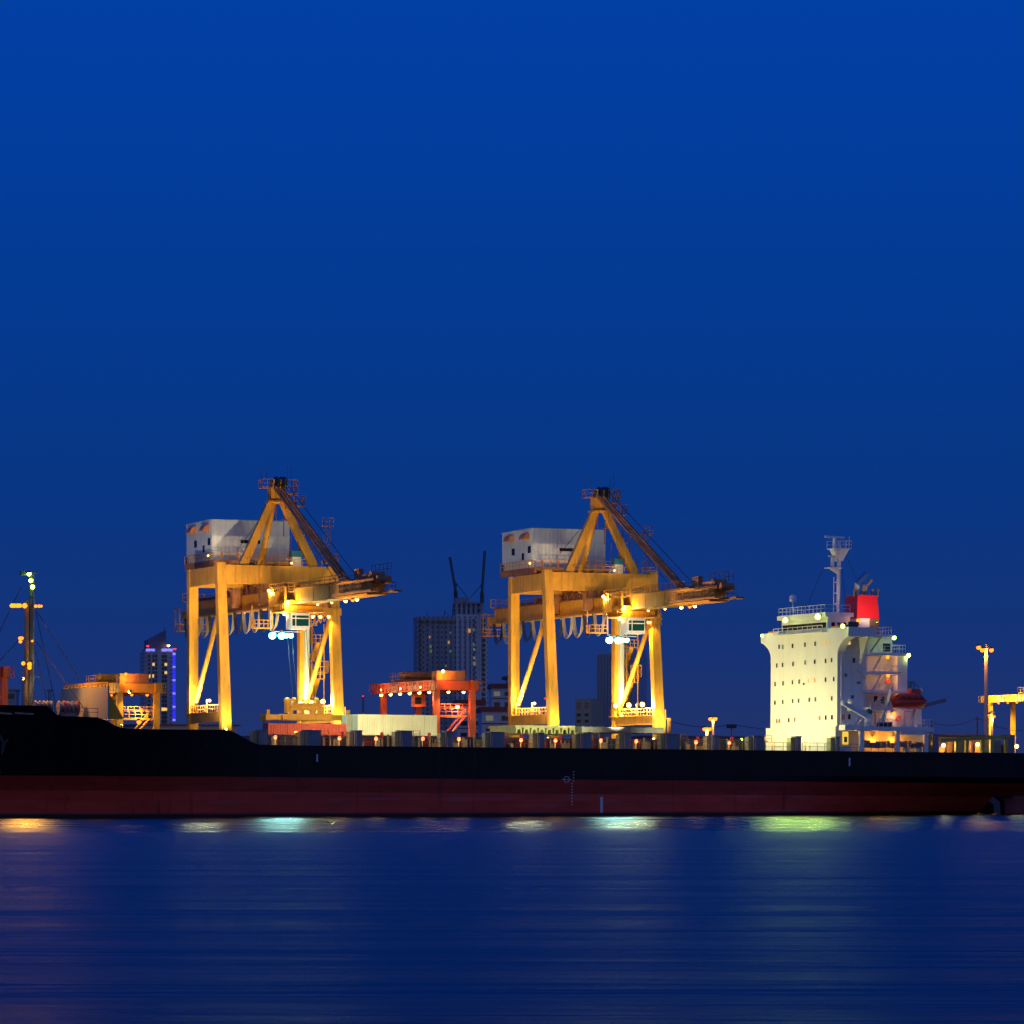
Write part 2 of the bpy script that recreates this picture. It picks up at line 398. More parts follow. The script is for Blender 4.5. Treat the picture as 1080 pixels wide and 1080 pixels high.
# deck line posts (vent and lashing posts along the near side)
ZTOP = 771
posts = [(271.7, 282, 770.3), (321.7, 338.3, 770.5), (373.5, 382, 771), (421.5, 434.7, 771), (469.5, 478, 772), (516.7, 532, 772.5), (566.7, 574, 773.5), (612, 624, 774), (658, 665.5, 774), (701.7, 717, 774.5), (750.5, 758, 776), (794.4, 806, 776.5), (838.8, 845, 777), (881, 885.6, 777.5), (983, 990, 775)]
for i, (x0, x1, yt) in enumerate(posts):
    p, q = S(x0, yt, 1, .9), S(x1, yt, 1, .9)
    b = MB(); b.box(p.x+.15, q.x, .9, 2.3, dz(p.x)-.05, p.z)
    b.box(p.x+.35, p.x+.6, .75, .9, dz(p.x)-.05, p.z-.2); b.beam((p.x, 1.6, p.z+.04), (q.x+.1, 1.6, p.z+.04), 1.7, .12)
    b.build('deck_post', POSTG, ship)
    b = MB(); b.box(p.x-.55, p.x+.05, 1.3, 2.6, dz(p.x)-.05, p.z-.1); b.build('post_brace', OLIVE, ship)
# coaming behind them, with rails and oxide red panels
ac0, ac1 = S(286, 780, 1, 3).x, S(812, 780, 1, 3).x
zc = [S(330, 775.5, 1, 4).z]
zcm = zc[0]
b = MB(); na = int((ac1-ac0)/12.2)
for i in range(na):
    a0 = ac0+(ac1-ac0)*i/na; a1 = ac0+(ac1-ac0)*(i+1)/na
    b.box(a0+.25, a1-.25, 4, 4.35, dz(a0)-.1, zcm); b.box(a0+.25, a1-.25, BW-4.4, BW-4.0, dz(a0)-.1, zcm)
    b.box(a0+.25, a0+.6, 4.35, BW-4.4, dz(a0)-.1, zcm); b.box(a1-.6, a1-.25, 4.35, BW-4.4, dz(a0)-.1, zcm)
    b.box(a0+.1, a1-.1, 3.55, 4.0, zcm-.12, zcm+.06)
b.build('hatch_coaming', HATCH, ship)
a = ac0
while a < ac1:
    if random.random() < .62:
        l = random.uniform(1.2, 2.8); MB().box(a, a+l, 3.5, 3.97, dz(a)+.1, zcm-.25).build('oxide_panel', COAM, ship)
    a += random.uniform(2.2, 4.5)
for (p0, p1) in zip(posts, posts[1:14]):
    a0, a1 = S(p0[1], 780, 1, .3).x+.2, S(p1[0], 780, 1, .3).x-.5
    b = MB(); b.rail([(a0, .3, dz(a0)), (a1, .3, dz(a1))], 1.15, 1.3, .07); b.build('deck_railing', OLIVE, ship)
a = ac0
while a < ac1:
    l = random.choice([.5, .8, 1.2]); h = random.uniform(.5, 1.2); MB().box(a, a+l, 2.7, 3.2, dz(a)-.02, dz(a)+h).build('deck_fitting', OLIVE, ship)
    a += random.uniform(1.5, 4)
a = ac0
while a < ac1+2:
    h = zcm-dz(a)+random.choice([-.35, -.1, .25]); MB().box(a, a+.22, 2.95, 3.2, dz(a)-.05, dz(a)+max(.5, h)).build('lashing_post', paint('post_pale_yellow', (.46, .44, .20), .55, .2, .8, rust, .5), ship)
    a += random.choice([.9, 1.6, 2.3, 3.4, 4.2])
for i, (x0, x1, yt) in enumerate(posts[1:13:2]):
    p, q = S(x1+2, yt+4, 1, 3.0), S(x1+9, yt+3.5, 1, 3.0); MB().rail([(p.x, 3.3, zcm-.1), (q.x, 3.3, zcm-.1)], .9, .8, .08).build('coaming_rail', YEL2, ship)
for px in (313, 361, 402, 549, 609, 590, 735, 771, 452):
    p = S(px, 777, 1, 3.6); MB().tube((p.x, 3.3, zcm-.2), (p.x, 3.3, zcm+.55), .26, .2, n=10).build('vent_cowl', BOATR, ship)
dl = [(290.5, 777.5), (358, 778.5), (396.5, 779), (446, 779), (484, 779.5), (549.5, 780.5), (585.8, 781), (633.7, 781), (671, 781.7), (734, 782.7), (769, 783.3), (815, 783.7), (850, 784)]
for px, py in dl:
    p = S(px, py, 1, 1.6)
    o = lamp(ship, p, G_PINK, 120, (1, .45, .2), p+V((0, -1, -.3)), 160, .26, 'deck_lamp')
    MB().beam((p.x, p.y+.15, dz(p.x)), (p.x, p.y+.15, p.z+.2), .14).build('lamp_post', OLIVE, ship)
def added_flood(px, py, tx, ty, tz, pw, col=(1, .88, .42), ang=130, yb=2.55):  # added floods with posts, put in to brighten cranes, booms and containers
    p = S(px, py, 1, yb); lamp(ship, p, G_WARM, pw, col, p+V((tx, ty, tz)), ang, .2, 'added_floodlight', drop=.6)
    MB().beam((p.x, p.y, dz(p.x)), (p.x, p.y, p.z-.2), .12).build('lamp_post', OLIVE, ship)
for px, py, pw in ((332, 773.5, 1000), (378, 773.5, 3400), (428, 773.5, 3400), (570, 776, 2000), (619, 777, 2000), (710, 778, 1200), (524, 775, 1500)):
    added_flood(px, py, -1 if px == 378 else 0, 10, .8, pw)
added_flood(238, 769.2, 18, -8, 19.5, 42000, (1, .70, .40), 50); added_flood(572, 776.5, 18, -8, 20, 42000, (1, .70, .40), 50)
for px in (276, 312, 619, 661): added_flood(px, 773 if px < 400 else 776.5, -2 if px in (276, 619) else 1, 30, 25, CRW, (1, .70, .42), 62)
# deck itself inside the coaming line
MB().box(ac0, ac1, .5, BW-.5, dz(ac1)-.3, dz(ac1)-.15).build('main_deck', DECKM, ship)
# breakwater on the fore deck, seen as a pale curved plate
ab = S(115, 740, 1, .6).x
zt_, zb_ = S(110, 724, 1, .6).z, dz(ab-4)-.3
def brk(b): # curved in plan: ends swept aft
    t = (b-HB)/HB; return ab-1.2+1.2*t*t*t*t
b = MB(); vs = []; fs = []; N_ = 28
for i in range(N_+1):
    y = .6+(BW-5.5)*i/N_; x = brk(y)
    zz = zt_+.003*i - (1.7 if i > N_-5 else 0)
    vs += [(x, y, zb_), (x, y, zz), (x+.25, y, zz), (x+.25, y, zb_)]
for i in range(N_):
    for k in range(4):
        fs.append((4*i+k, 4*i+(k+1) % 4, 4*i+4+(k+1) % 4, 4*i+4+k))
fs += [(0, 1, 2, 3), (4*N_+3, 4*N_+2, 4*N_+1, 4*N_)]
b._q(vs, fs); b.build('breakwater', BREAK, ship)
b = MB()
for i in range(0, N_-4, 3):
    y = .9+(BW-5.5)*i/N_; x = brk(y)+.25; b.prism([(x, zb_), (x+2.2, zb_), (x, zt_-.6)], 1, y-.05, y+.05)
b.build('breakwater_bracket', YEL2, ship)
b = MB(); pts = [(brk(.6+(BW-5.5)*i/N_)+.1, .6+(BW-5.5)*i/N_, zt_) for i in range(0, N_-4, 2)]
b.rail(pts, .55, .9, .16); b.build('breakwater_rail', YEL2, ship)
pl = S(118, 752, 1, 1.0)
lamp(ship, (ab+3.4, 2.2, zt_-.6), G_WARM, 4200, (1, .78, .15), (ab+.5, 5, zb_+1.5), 140, .25, 'floodlight')
lamp(ship, (ab-9, HB-3, zt_+1.2), G_WARM, 260, (1, .62, .22), (ab-1, HB, zb_+2), 120, .2, 'floodlight')
MB().beam((ab-9, HB-3, zb_-1), (ab-9, HB-3, zt_+1.1), .16).build('lamp_post', GREY, ship)
# fore mast with its lamps and stays
pm = S(29.5, 740, 1, HB); zmt = S(29, 603, 1, HB).z; zm0 = dz(pm.x)-.8
mast = MB()
mast.tube((pm.x-.25, HB, zm0), (pm.x-.25, HB, zmt-4), .34, .3, n=10); mast.build('foremast', paint('mast_lamplit_paint', (.42, .24, .08), .5, .2), ship)  # orange lamplight on this pole is put into its paint
b = MB(); b.tube((pm.x+.45, HB+.2, zm0), (pm.x+.45, HB+.2, zmt), .46, .36, n=10)
for k in range(40):
    z = zm0+(zmt-zm0)*k/40; b.beam((pm.x+.1, HB-.35, z), (pm.x+.7, HB-.35, z), .06)
b.beam((pm.x-.9, HB, zmt-.2), (pm.x+1.4, HB, zmt-.2), .14); b.box(pm.x-1.2, pm.x-.4, HB-.3, HB+.3, zmt-.5, zmt+.1)
b.build('ladder_mast', paint('mast_grey_green', (.16, .20, .18), .5, .2), ship)
for px0, px1, py in ((11, 45, 639), (19, 37, 675.5), (23, 36, 703), (23, 36, 709), (28, 42, 714)):
    p, q = S(px0, py, 1, HB), S(px1, py, 1, HB); MB().beam(p, q, .22, .16).build('cross_arm', GREY, ship)
fm = [(12.5, 638.6, .30, 1), (15, 638.6, .30, 0), (18.5, 638.6, .30, 0), (21, 638.6, .28, 1), (26, 638.6, .36, 1), (37.5, 639.2, .22, 0), (41, 639.2, .22, 1), (43.5, 639.2, .18, 0), (21, 673, .24, 1), (23, 673, .24, 0), (21.5, 676.5, .24, 1), (34, 676, .16, 0), (24.5, 699.5, .28, 1), (31, 700.5, .34, 1), (31, 704, .3, 0)]
for px, py, r, on in fm:
    p = S(px, py, 1, HB-.8); lamp(ship, p, G_SOD, 2300 if on else 0, SODIUM, p+V((0, -1.2, -.8)), 130, r, 'mast_lamp')
p = S(32.5, 612, 1, HB-.7)
for k in range(3): lamp(ship, p+V((.25*(k-1), 0, -.9*(k-1))), G_LIME, 220 if k == 1 else 0, LIME, p+V((0, -1, -1.5)), 150, .3, 'mast_lamp')
for (x0, y0, x1, y1, bb) in ((36, 640, 103, 747, HB-7), (38, 645, 58, 740, HB+3), (38, 676, 92, 752, HB-8), (36, 680, 50, 742, HB), (22, 620, -22, 712, HB), (19, 676, -14, 712, HB)):
    MB().tube(S(x0, y0, 1, HB), S(x1, y1, 1, bb), .055, n=5).build('stay_wire', WIRE, ship)
# bulwark freeing slots at the bow, their lit look painted into the colour; mooring winches on the forecastle
def winch(px0, px1, py0, py1, yb, nm, ring=None):
    p, q = S(px0, py1, 1, yb), S(px1, py0, 1, yb); zc_ = (p.z+q.z)/2; r = (q.z-p.z)/2
    b = MB(); b.tube((p.x+.2, yb, zc_), (q.x-.2, yb, zc_), r*.62, n=18)
    for k in range(5):
        x = p.x+(q.x-p.x)*k/4; b.tube((x-.12, yb, zc_), (x+.12, yb, zc_), r, n=20)
    b.box(p.x, q.x, yb-r*.7, yb+r*.7, p.z-.7, p.z+.35)
    o = b.build(nm, GREY, ship, False)
    if ring:
        c = MB(); x = q.x-.05
        for i in range(20):
            t, t2 = 2*math.pi*i/20, 2*math.pi*(i+1)/20
            for xx in (p.x+(q.x-p.x)*.25+.14, x+.2):
                c.beam((xx, yb+r*math.cos(t), zc_+r*math.sin(t)), (xx, yb+r*math.cos(t2), zc_+r*math.sin(t2)), .18)
        c.build('brake_band', paint('brake_red', (.45, .03, .03), .5, .1), o)
winch(37, 54, 739, 749, HB-4, 'mooring_winch'); winch(62, 80.5, 739.5, 754, HB-6, 'mooring_winch', True)
b = MB(); p, q = S(80, 755, 1, 1.5), S(103, 756, 1, .8); b.rail([(p.x, 1.5, p.z), (q.x, .8, q.z)], 1.1, 1.4, .07)
p2 = S(60, 755, 1, 4); b.rail([(p2.x, 4, dz(p2.x)), (p.x, 1.5, p.z)], 1.1, 1.5, .07); b.build('forecastle_railing', GREY, ship)
for (x0, x1) in ((1, 14), (16.5, 36.5)):
    p, q = edge(x0, 751.6), edge(x1, 752.6); bb = HB-half(p.x, p.z)
    b = MB(); b.beam((p.x, HB-half(p.x, p.z)-.03, p.z), (q.x, HB-half(q.x, q.z)-.03, q.z), .08, .32); b.build('bulwark_slot', paint('slot_painted_glow', (.30, .22, .16), .6, .4, 1.5), ship)

# ---------------- accommodation block
y_n = 0
for _ in range(3): y_n = S(883, 730, 0, A0).y
y_f = S(813.8, 730, 0, A0).y
def Fr(px, py): return S(px, py, 0, A0)      # on the front face
zw_t = Fr(894, 661).z; zw_b = Fr(894.8, 671).z; zfl = Fr(883, 689).z
zmain = dz(A0)-.1
xe = S(912.5, 700, 1, y_n).x                # aft end of the solid side
b = MB()
fl = []
for i in range(7):
    t = i/6; fl.append((y_n*(1-t)**1.0*1.0, 0))
left = [(0.0, zw_b)]; 
for i in range(1, 8):
    t = i/7; left.append((y_n*(1-(1-t)**1.7), zw_b+(zfl-zw_b)*(t**1.25)))
prof_f = [(0, zw_t)]+left+[(y_n, zmain)]
far = [(BW-y, z) for y, z in prof_f]
poly = prof_f+list(reversed(far))
b.prism(poly, 0, A0, A0+1.2)                # front screen with its wings
b.box(A0+1.2, xe, y_n, BW-y_n, zmain, zw_t-.05)
b.box(A0+1.2, A0+4.6, .02, y_n, zw_b, zw_t-.05); b.box(A0+1.2, A0+4.6, BW-y_n, BW-.02, zw_b, zw_t-.05)
b.box(A0-.5, A0, y_n-.5, BW-y_n+.5, zmain, Fr(885, 766).z)   # low base apron
# bracket under the wing
b.prism([(y_n-.0, zfl-2.2), (.4, zw_b), (y_n, zw_b)], 0, A0+3.4, A0+3.7)
# vertical fin just aft of it
xf = S(904, 690, 1, y_n).x
b.prism([(xf-.3, zw_b-4.5), (xf+.3, zw_b), (xe, zw_b), (xe, zw_b-6)], 1, y_n-.35, y_n)
block = b.build('accommodation_block', WHITE, ship)
def fwin(px, py, mat=GLASSD, w=.5, h=.62):
    p = Fr(px, py); c = MB(); c.box(A0-.035, A0+.05, p.y-w/2, p.y+w/2, p.z-h/2, p.z+h/2)
    c.mi = 1; e = .07
    for (y0, y1, z0, z1) in ((p.y-w/2-e, p.y+w/2+e, p.z-h/2-e, p.z-h/2), (p.y-w/2-e, p.y+w/2+e, p.z+h/2, p.z+h/2+e), (p.y-w/2-e, p.y-w/2, p.z-h/2, p.z+h/2), (p.y+w/2, p.y+w/2+e, p.z-h/2, p.z+h/2)):
        c.box(A0-.06, A0+.02, y0, y1, z0, z1)
    c.build('window', [mat, WHITEG], block)
z1 = lambda u, v: (795+u/9.818, 630+v/9.818)
z4 = lambda u, v: (795+u/9.818, 720+v/9.818)
D = GLASSD
for u, v, m in ((265, 512, D), (303, 515, G_WING), (403, 503, D), (533, 490, D), (638, 480, D), (738, 470, G_WINY), (780, 468, G_WINY),
                (240, 707, D), (300, 700, D), (408, 690, D), (534, 675, G_WING), (633, 667, D), (745, 658, D), (808, 650, D),
                (223, 898, D), (305, 890, G_WING), (403, 880, D), (472, 873, D), (575, 865, D), (633, 860, D), (745, 853, D), (830, 847, D)):
    fwin(*z1(u, v), m)
fwin(*z1(520, 897), D, .6, .3)
for u, v, m in ((222, 207, D), (302, 200, D), (404, 190, D), (466, 187, G_WING), (577, 177, D), (640, 172, G_WINP), (809, 163, D),
                (240, 397, G_WINO), (268, 395, G_WINO), (363, 388, D), (426, 383, G_WINO), (682, 365, G_WINY), (747, 362, D), (811, 358, D)):
    fwin(*z4(u, v), m)
def swin(px, py, mat, w, h, yy=None, nm='window', par=None):
    yy = y_n if yy is None else yy
    p = S(px, py, 1, yy); c = MB(); c.box(p.x-w/2, p.x+w/2, yy-.05, yy+.04, p.z-h/2, p.z+h/2); return c.build(nm, mat, par or block)
swin(895.3, 677, G_WINY, .45, .75); swin(900.5, 696.4, D, .42, .7); swin(895.6, 756, D, .4, .75)
# wheelhouse
yw0, yw1 = S(873, 655, 0, A0+.3).y, S(824.5, 655, 0, A0+.3).y
zwr = S(862, 650.5, 0, A0+.3).z
xw = S(896.5, 655, 1, yw0).x
b = MB(); b.box(A0+.3, xw, yw0, yw1, zw_t-.1, zwr-.1)
b.box(A0-.3, xw+.4, yw0-.4, yw1+.4, zwr-.1, zwr+.55)
whl = b.build('wheelhouse', WHITE, ship)
zwa, zwb = S(862, 657.0, 0, A0+.25).z, S(862, 662.5, 0, A0+.25).z
nw = 9
for i in range(nw):
    y0 = yw0+.45+(yw1-yw0-.9)*i/nw; y1 = yw0+.45+(yw1-yw0-.9)*(i+1)/nw
    MB().box(A0+.22, A0+.34, y0+.09, y1-.09, zwb, zwa).build('window', GLASSD, whl)
for i in range(3):
    x0 = A0+.9+(xw-A0-1.2)*i/3; MB().box(x0, x0+(xw-A0-1.2)/3-.35, yw0-.05, yw0+.05, zwb+.1, zwa).build('window', GLASSD, whl)
b = MB(); b.box(A0-.9, A0-.02, yw0-.5, yw1+.5, zwb-.75, zwb-.62); b.rail([(A0-.85, yw0-.5, zwb-.62), (A0-.85, yw1+.5, zwb-.62)], .9, 1.6, .07); b.build('bridge_walkway', WHITEG, ship)
b = MB(); b.rail([(A0-.2, yw0, zwr+.55), (A0-.2, yw1, zwr+.55), (xw, yw1, zwr+.55)], 1.1, 1.3, .07); b.rail([(A0-.2, yw0, zwr+.55), (xw, yw0, zwr+.55)], 1.1, 1.3, .07)
b.build('monkey_island_railing', WHITEG, ship)
b = MB()
for yy in (3.2, BW-4.6): b.box(A0+.02, A0+1.0, yy, yy+2.2, zw_t, zw_t+.22)
b.build('wing_dodger', AWN, ship)
# white canopy shelter right of the wheelhouse side
b = MB(); p, q = S(889, 661, 1, .6), S(903, 671, 1, .6); b.box(A0+1.3, q.x, .1, y_n, zw_b+.02, zw_b+.9); b.build('wing_bulwark', WHITE, ship)
p = S(899, 661.5, 1, y_n-1); MB().box(p.x-1, p.x+.9, y_n-1.1, y_n-1, p.z-.35, p.z+.35).build('name_board', paint('board_dark_green', (.05, .07, .03), .6, .2), ship)
p = S(900.5, 657.6, 1, y_n); MB().box(p.x-.9, p.x+.8, y_n-.1, y_n+.1, p.z-.25, p.z+.25).build('grille', DARK, ship)
# satellite dome
pd = S(836.3, 645, 0, A0+2); zd = S(836.3, 631, 0, A0+2).z
b = MB(); b.tube((A0+2, pd.y, zwr+.5), (A0+2, pd.y, zd-.5), .12, n=8); b.ball((A0+2, pd.y, zd+.05), .56, (1, 1, 1.0), 16, 10); b.tube((A0+2, pd.y, zd-.55), (A0+2, pd.y, zd+.05), .5, .56, n=16)
b.build('radome', WHITEG, ship, True)
# radar mast
xm = S(884.5, 640, 1, HB).x
def RM(px, py): return S(px, py, 1, HB)
zt, zp1, zp2, zm0 = RM(884, 582).z, RM(884, 576.5).z, RM(880, 598).z, zwr
b = MB(); b.tube((xm, HB, zm0), (xm, HB, zt), .38, .30, n=12)
b.prism([(xm-.3, zt-1.4), (xm+.3, zt-1.4), (xm+1.35, zt+.35), (xm-1.25, zt+.35)], 1, HB-.7, HB+.7)
b.box(xm-1.4, xm+1.45, HB-1.2, HB+1.2, zt+.35, zt+.5)
b.rail([(xm-1.4, HB-1.2, zt+.5), (xm+1.45, HB-1.2, zt+.5), (xm+1.45, HB+1.2, zt+.5), (xm-1.4, HB+1.2, zt+.5)], 1.1, .9, .07)
b.box(xm-2.0, xm+.1, HB-.9, HB+.9, zp2-.25, zp2-.1); b.prism([(xm-1.7, zp2-.25), (xm, zp2-.25), (xm, zp2-1.2)], 1, HB-.1, HB+.1)
b.tube((xm-1.1, HB, zp2-.1), (xm-1.1, HB, zp2+1.4), .3, .22, n=10)
b.beam((xm+.2, HB, zt+.4), (xm+.2, HB, zt+.9), .3)
for k in range(5):
    z = zm0+2.2+1.6*k; b.beam((xm-.8, HB, z), (xm, HB, z), .12)
b.beam((xm-.85, HB, zm0+1), (xm-.85, HB, zp2-1.5), .09)
b.tube((xm+1.2, HB-1, zt+.5), (xm+1.2, HB-1, zt+2.3), .05, n=5)
rm = b.build('radar_mast', WHITEG, ship)
b = MB(); z = RM(878, 566.5).z; b.beam((xm-2.6, HB-.6, z), (xm+.9, HB+.2, z), .3, .28); b.tube((xm-.85, HB-.2, zt+.5), (xm-.85, HB-.2, z-.1), .35, .25, n=10); b.build('radar_scanner', WHITEG, rm)
b = MB(); b.beam((xm-2.1, HB-.8, zp2+1.55), (xm-.1, HB+.6, zp2+1.55), .22, .2); b.build('radar_scanner', WHITEG, rm)
for (x0, y0, x1, y1) in ((868, 600, 848, 646), (892, 584, 905, 615), (888, 600, 893, 650)):
    MB().tube(RM(x0, y0), S(x1, y1, 1, HB-2), .035, n=4).build('stay_wire', WIRE, ship)
# aft decks
y_d = 1.2                                    # edge of the open side decks
xa = S(955.5, 700, 1, y_n+.4).x              # aft end of the house
def sd(py, px=930): return S(px, py, 1, y_d).z
b = MB(); b.box(xe, S(955.5, 700, 1, y_n+2.4).x, y_n+2.4, BW-y_n-1.2, zmain, sd(688.5))
b.box(xe, S(941, 680, 1, y_n+2.4).x, y_n+2.4, BW-y_n-1.6, sd(688.5), sd(669))
aft = b.build('aft_house', WHITE, ship)
xq = S(946.5, 700, 1, y_n).x
b = MB(); b.box(xq, xa, y_n-.05, y_n+2.4, sd(728), sd(690)); b.build('side_screen', WHITE, aft)
for py, px1, th in ((669.5, 940, .3), (688.8, 955, .35), (708.6, 946, .35), (728.4, 956, .35), (747, 934, .3)):
    x1 = S(px1, py, 1, y_n).x; zz = S(925, py, 1, y_n).z
    b = MB(); b.box(xe-.3, x1, y_n-.45 if py < 740 else y_d, y_n+2.4, zz-th, zz+.05); b.build('side_deck', WHITE, aft)
zlev = [669.5, 688.8, 708.6, 728.4, 747, 766.5]
for i, (u, l, pu, plx) in enumerate(((669.5, 688.8, 931, 918), (688.8, 708.6, 932, 921), (708.6, 728.4, 932, 921), (728.4, 747, 934, 922), (747, 766, 918, 904))):
    yy = y_n+.5 if i < 4 else y_n-.6
    p, q = S(plx, l-1, 1, yy), S(pu, u, 1, yy); b = MB()
    b.beam(p, q, .6, .1); b.beam(p+V((0, -.35, .8)), q+V((0, -.35, .8)), .06); b.build('stairway', WHITEG, aft)
b = MB()
for py, p0, p1, yy in ((669.2, 922, 940, y_n+.0), (688.4, 941, 955, y_n)):
    p, q = S(p0, py, 1, yy), S(p1, py, 1, yy); b.rail([p, q, q+V((0, 8, 0))], 1.1, .9, .07)
p, q = S(918, 747, 1, y_d), S(934, 747, 1, y_d); b.rail([p, q], 1.0, .8, .06)
b.build('aft_railing', WHITEG, aft)
# black gaps at the inner end of the side decks and ports
for px, py, w, h in ((935, 683, 1.2, 1.2), (923.5, 737.5, .55, .95), (930.5, 738, .6, 1.1)):
    swin(px, py, D if px != 930.5 else GREENP, w, h, y_n+2.4, 'window', aft)
# poop deck house and its deck
zpd = S(940, 768.5, 1, .1).z; xp0, xp1 = S(904, 768, 1, .1).x, S(985, 769, 1, .1).x
b = MB(); b.box(xp0, xp1, .1, BW-.1, zpd-.35, zpd+.28); b.box(xp0-1.8, xp0, .4, 2.4, zpd-.3, zpd+.45); poop = b.build('poop_deck', WHITE, ship)
for px in (909, 947, 977):
    x = S(px, 780, 1, .3).x; MB().box(x-.3, x+.3, .25, .85, dz(x)-.1, zpd-.35).build('deck_pillar', WHITE, poop)
for px in (957, 968):
    x = S(px, 780, 1, .3).x; MB().box(x-1.0, x+1.0, .12, .9, zpd-.85, zpd-.36).build('deck_bracket', WHITE, poop)
b = MB(); x0 = S(904, 780, 1, y_n+.6).x; x1 = S(973, 780, 1, y_n+.6).x; b.box(x0, x1, y_n+.6, BW-y_n-.6, dz(x0)-.1, zpd-.36); b.build('poop_house', WHITE, ship)
b = MB(); x2 = S(972, 757, 1, y_n+.8).x; b.box(xe+.3, x2, y_n+.8, BW-y_n-.8, zpd+.28, S(950, 747.5, 1, y_n+.8).z); b.build('boat_deck_house', WHITE, ship)
b = MB(); b.rail([(xp0, .3, zpd+.28), (S(941, 766, 1, .3).x, .3, zpd+.28)], 1.1, .75, .07); b.rail([(S(972, 766, 1, .3).x, .3, zpd+.28), (xp1-.1, .3, zpd+.28), (xp1-.1, 9, zpd+.28)], 1.1, .9, .07)
x = S(886, 766, 1, y_n-1).x; b.rail([(x, 1.5, zpd-.2), (xp0, 1.5, zpd-.2)], 1.1, 1, .07)
b.build('poop_railing', WHITEG, ship)
for px, py, w, h, m in ((926.5, 757, .95, 1.7, CWHT), (957, 757, 1.0, 1.8, CWHT)):
    o = swin(px, py, paint('door_frame_ochre', (.48, .34, .18), .5, .1), w+.2, h+.1, y_n+.8, 'door', ship); 
    p = S(px, py, 1, y_n+.8); MB().box(p.x-w/2, p.x+w/2, y_n+.72, y_n+.76, p.z-h/2, p.z+h/2-.05).build('door_leaf', WHITE, o)
for px, py in ((936.5, 718.5), (947, 757.5)):
    p = S(px, py, 1, y_n+.3); b = MB()
    for i in range(16):
        t, t2 = 2*math.pi*i/16, 2*math.pi*(i+1)/16; b.tube((p.x+.32*math.cos(t), p.y, p.z+.32*math.sin(t)), (p.x+.32*math.cos(t2), p.y, p.z+.32*math.sin(t2)), .11, n=6, caps=False)
    tag(b.build('lifebuoy', BOATR, None, True), 'red lifebuoy hung on the white ' + ('stair landing below the funnel' if px < 940 else 'deckhouse wall under the lifeboat'), 'lifebuoy').matrix_world = SF
# pipes and gear on the lower deck (dark clutter behind the pillars)
b = MB(); x0, x1 = S(913, 785, 1, 1.2).x, S(975, 785, 1, 1.2).x
x = x0
while x < x1:
    l = random.uniform(.35, .8); b.box(x, x+l, 1.3, 1.9, S(930, 787.5, 1, 1.2).z+random.uniform(-.3, .0), S(930, 781.5, 1, 1.2).z+random.uniform(-.35, .1)); x += l+random.uniform(.06, .3)
b.build('gangway_stowed', GREY, ship)
b = MB(); b.rail([(S(889, 790, 1, .3).x, .3, dz(A0)), (S(978, 790, 1, .3).x, .3, dz(A0+10))], 1.05, 1.2, .06)
b.build('side_railing', GREY, ship)
for px, py, w, h in ((891.5, 778.5, .95, 1.9),):
    swin(px, py, G_DOOR, w, h, y_n, 'lit_doorway', block); swin(px+.3, py+1.5, GREY, .5, .8, y_n-.06, 'door_panel', block)
for px, py, w, h in ((889.5, 789.5, .9, .5), (894, 789.5, 1.1, .55), (917, 765.2, .7, .5), (955, 765.3, .6, .35), (969, 765.5, .6, .4), (957, 790.6, .7, .55), (970, 790.6, .7, .5)):
    p = S(px, py, 1, .9); b = MB(); b.box(p.x-w/2, p.x+w/2, .9, 1.5, p.z-h, p.z+h/2); b.build('deck_locker', WHITEG, ship)
for px, py in ((928, 764), (934.5, 764), (938, 764)):
    p = S(px, py, 1, 1.4); b = MB(); b.tube((p.x-.35, 1.4, p.z-.0), (p.x+.35, 1.4, p.z), .35, n=12); b.build('deck_winch', DARK, ship)
# stores crane
p0, p1 = S(889.5, 741.5, 1, 1.0), S(917.5, 757, 1, 1.0)
b = MB(); b.beam(p0, p1, .55, .55, .75, .85); b.tube((p1.x-.4, 1.0, zpd+.2), (p1.x-.4, 1.0, p1.z+.4), .5, .45, n=12); b.ball(p0, .42); sc = b.build('stores_crane', WHITEG, ship)
p = S(896.5, 740, 1, y_n-.3); MB().ball((p.x, y_n-.5, p.z), .5, (1, 1, .9)).build('searchlight', WHITEG, ship, True)
p = S(895.5, 748, 1, y_n-.3); MB().ball((p.x, y_n-.4, p.z), .36).build('searchlight', WHITEG, ship, True)
p = S(916.5, 751, 1, 1.6); MB().ball((p.x, 1.6, p.z), .5, (1.1, 1, 1)).build('capstan_cover', GREENP, ship, True)
swin(889.2, 756.5, AWN, .5, .75, y_n-.05, 'fire_locker', block)
for py in (688.8, 708.6, 728.4, 747):
    zz = S(898, py, 1, y_n).z; MB().box(A0+1.3, xe-.35, y_n-.035, y_n+.01, zz-.05, zz+.05).build('deck_seam', WHITEG, block)
for px, y0, y1 in ((887, 700, 765), (909.5, 690, 764)):
    p, q = S(px, y1, 1, y_n-.12), S(px, y0, 1, y_n-.12); MB().tube(p, V((p.x, p.y, q.z)), .08, n=6).build('drain_pipe', WHITEG, block)
for px, py, w, h in ((906, 700, .5, .4), (892, 712, .45, .45), (905.5, 720, .6, .35), (899, 735, .5, .5)):
    swin(px, py, GREY, w, h, y_n, 'vent_grille', block)
b = MB(); p, q = S(889, 764, 1, y_n-.3), S(889, 690, 1, y_n-.3)
z = p.z
while z < q.z: b.beam((p.x-.2, y_n-.14, z), (p.x+.2, y_n-.14, z), .05); z += .4
for dx in (-.2, .2): b.beam((p.x+dx, y_n-.14, p.z), (p.x+dx, y_n-.14, q.z), .05)
b.build('ladder', WHITEG, block)
for px in (915, 921, 928, 935, 941):
    for py in (690.5, 710.5): pass
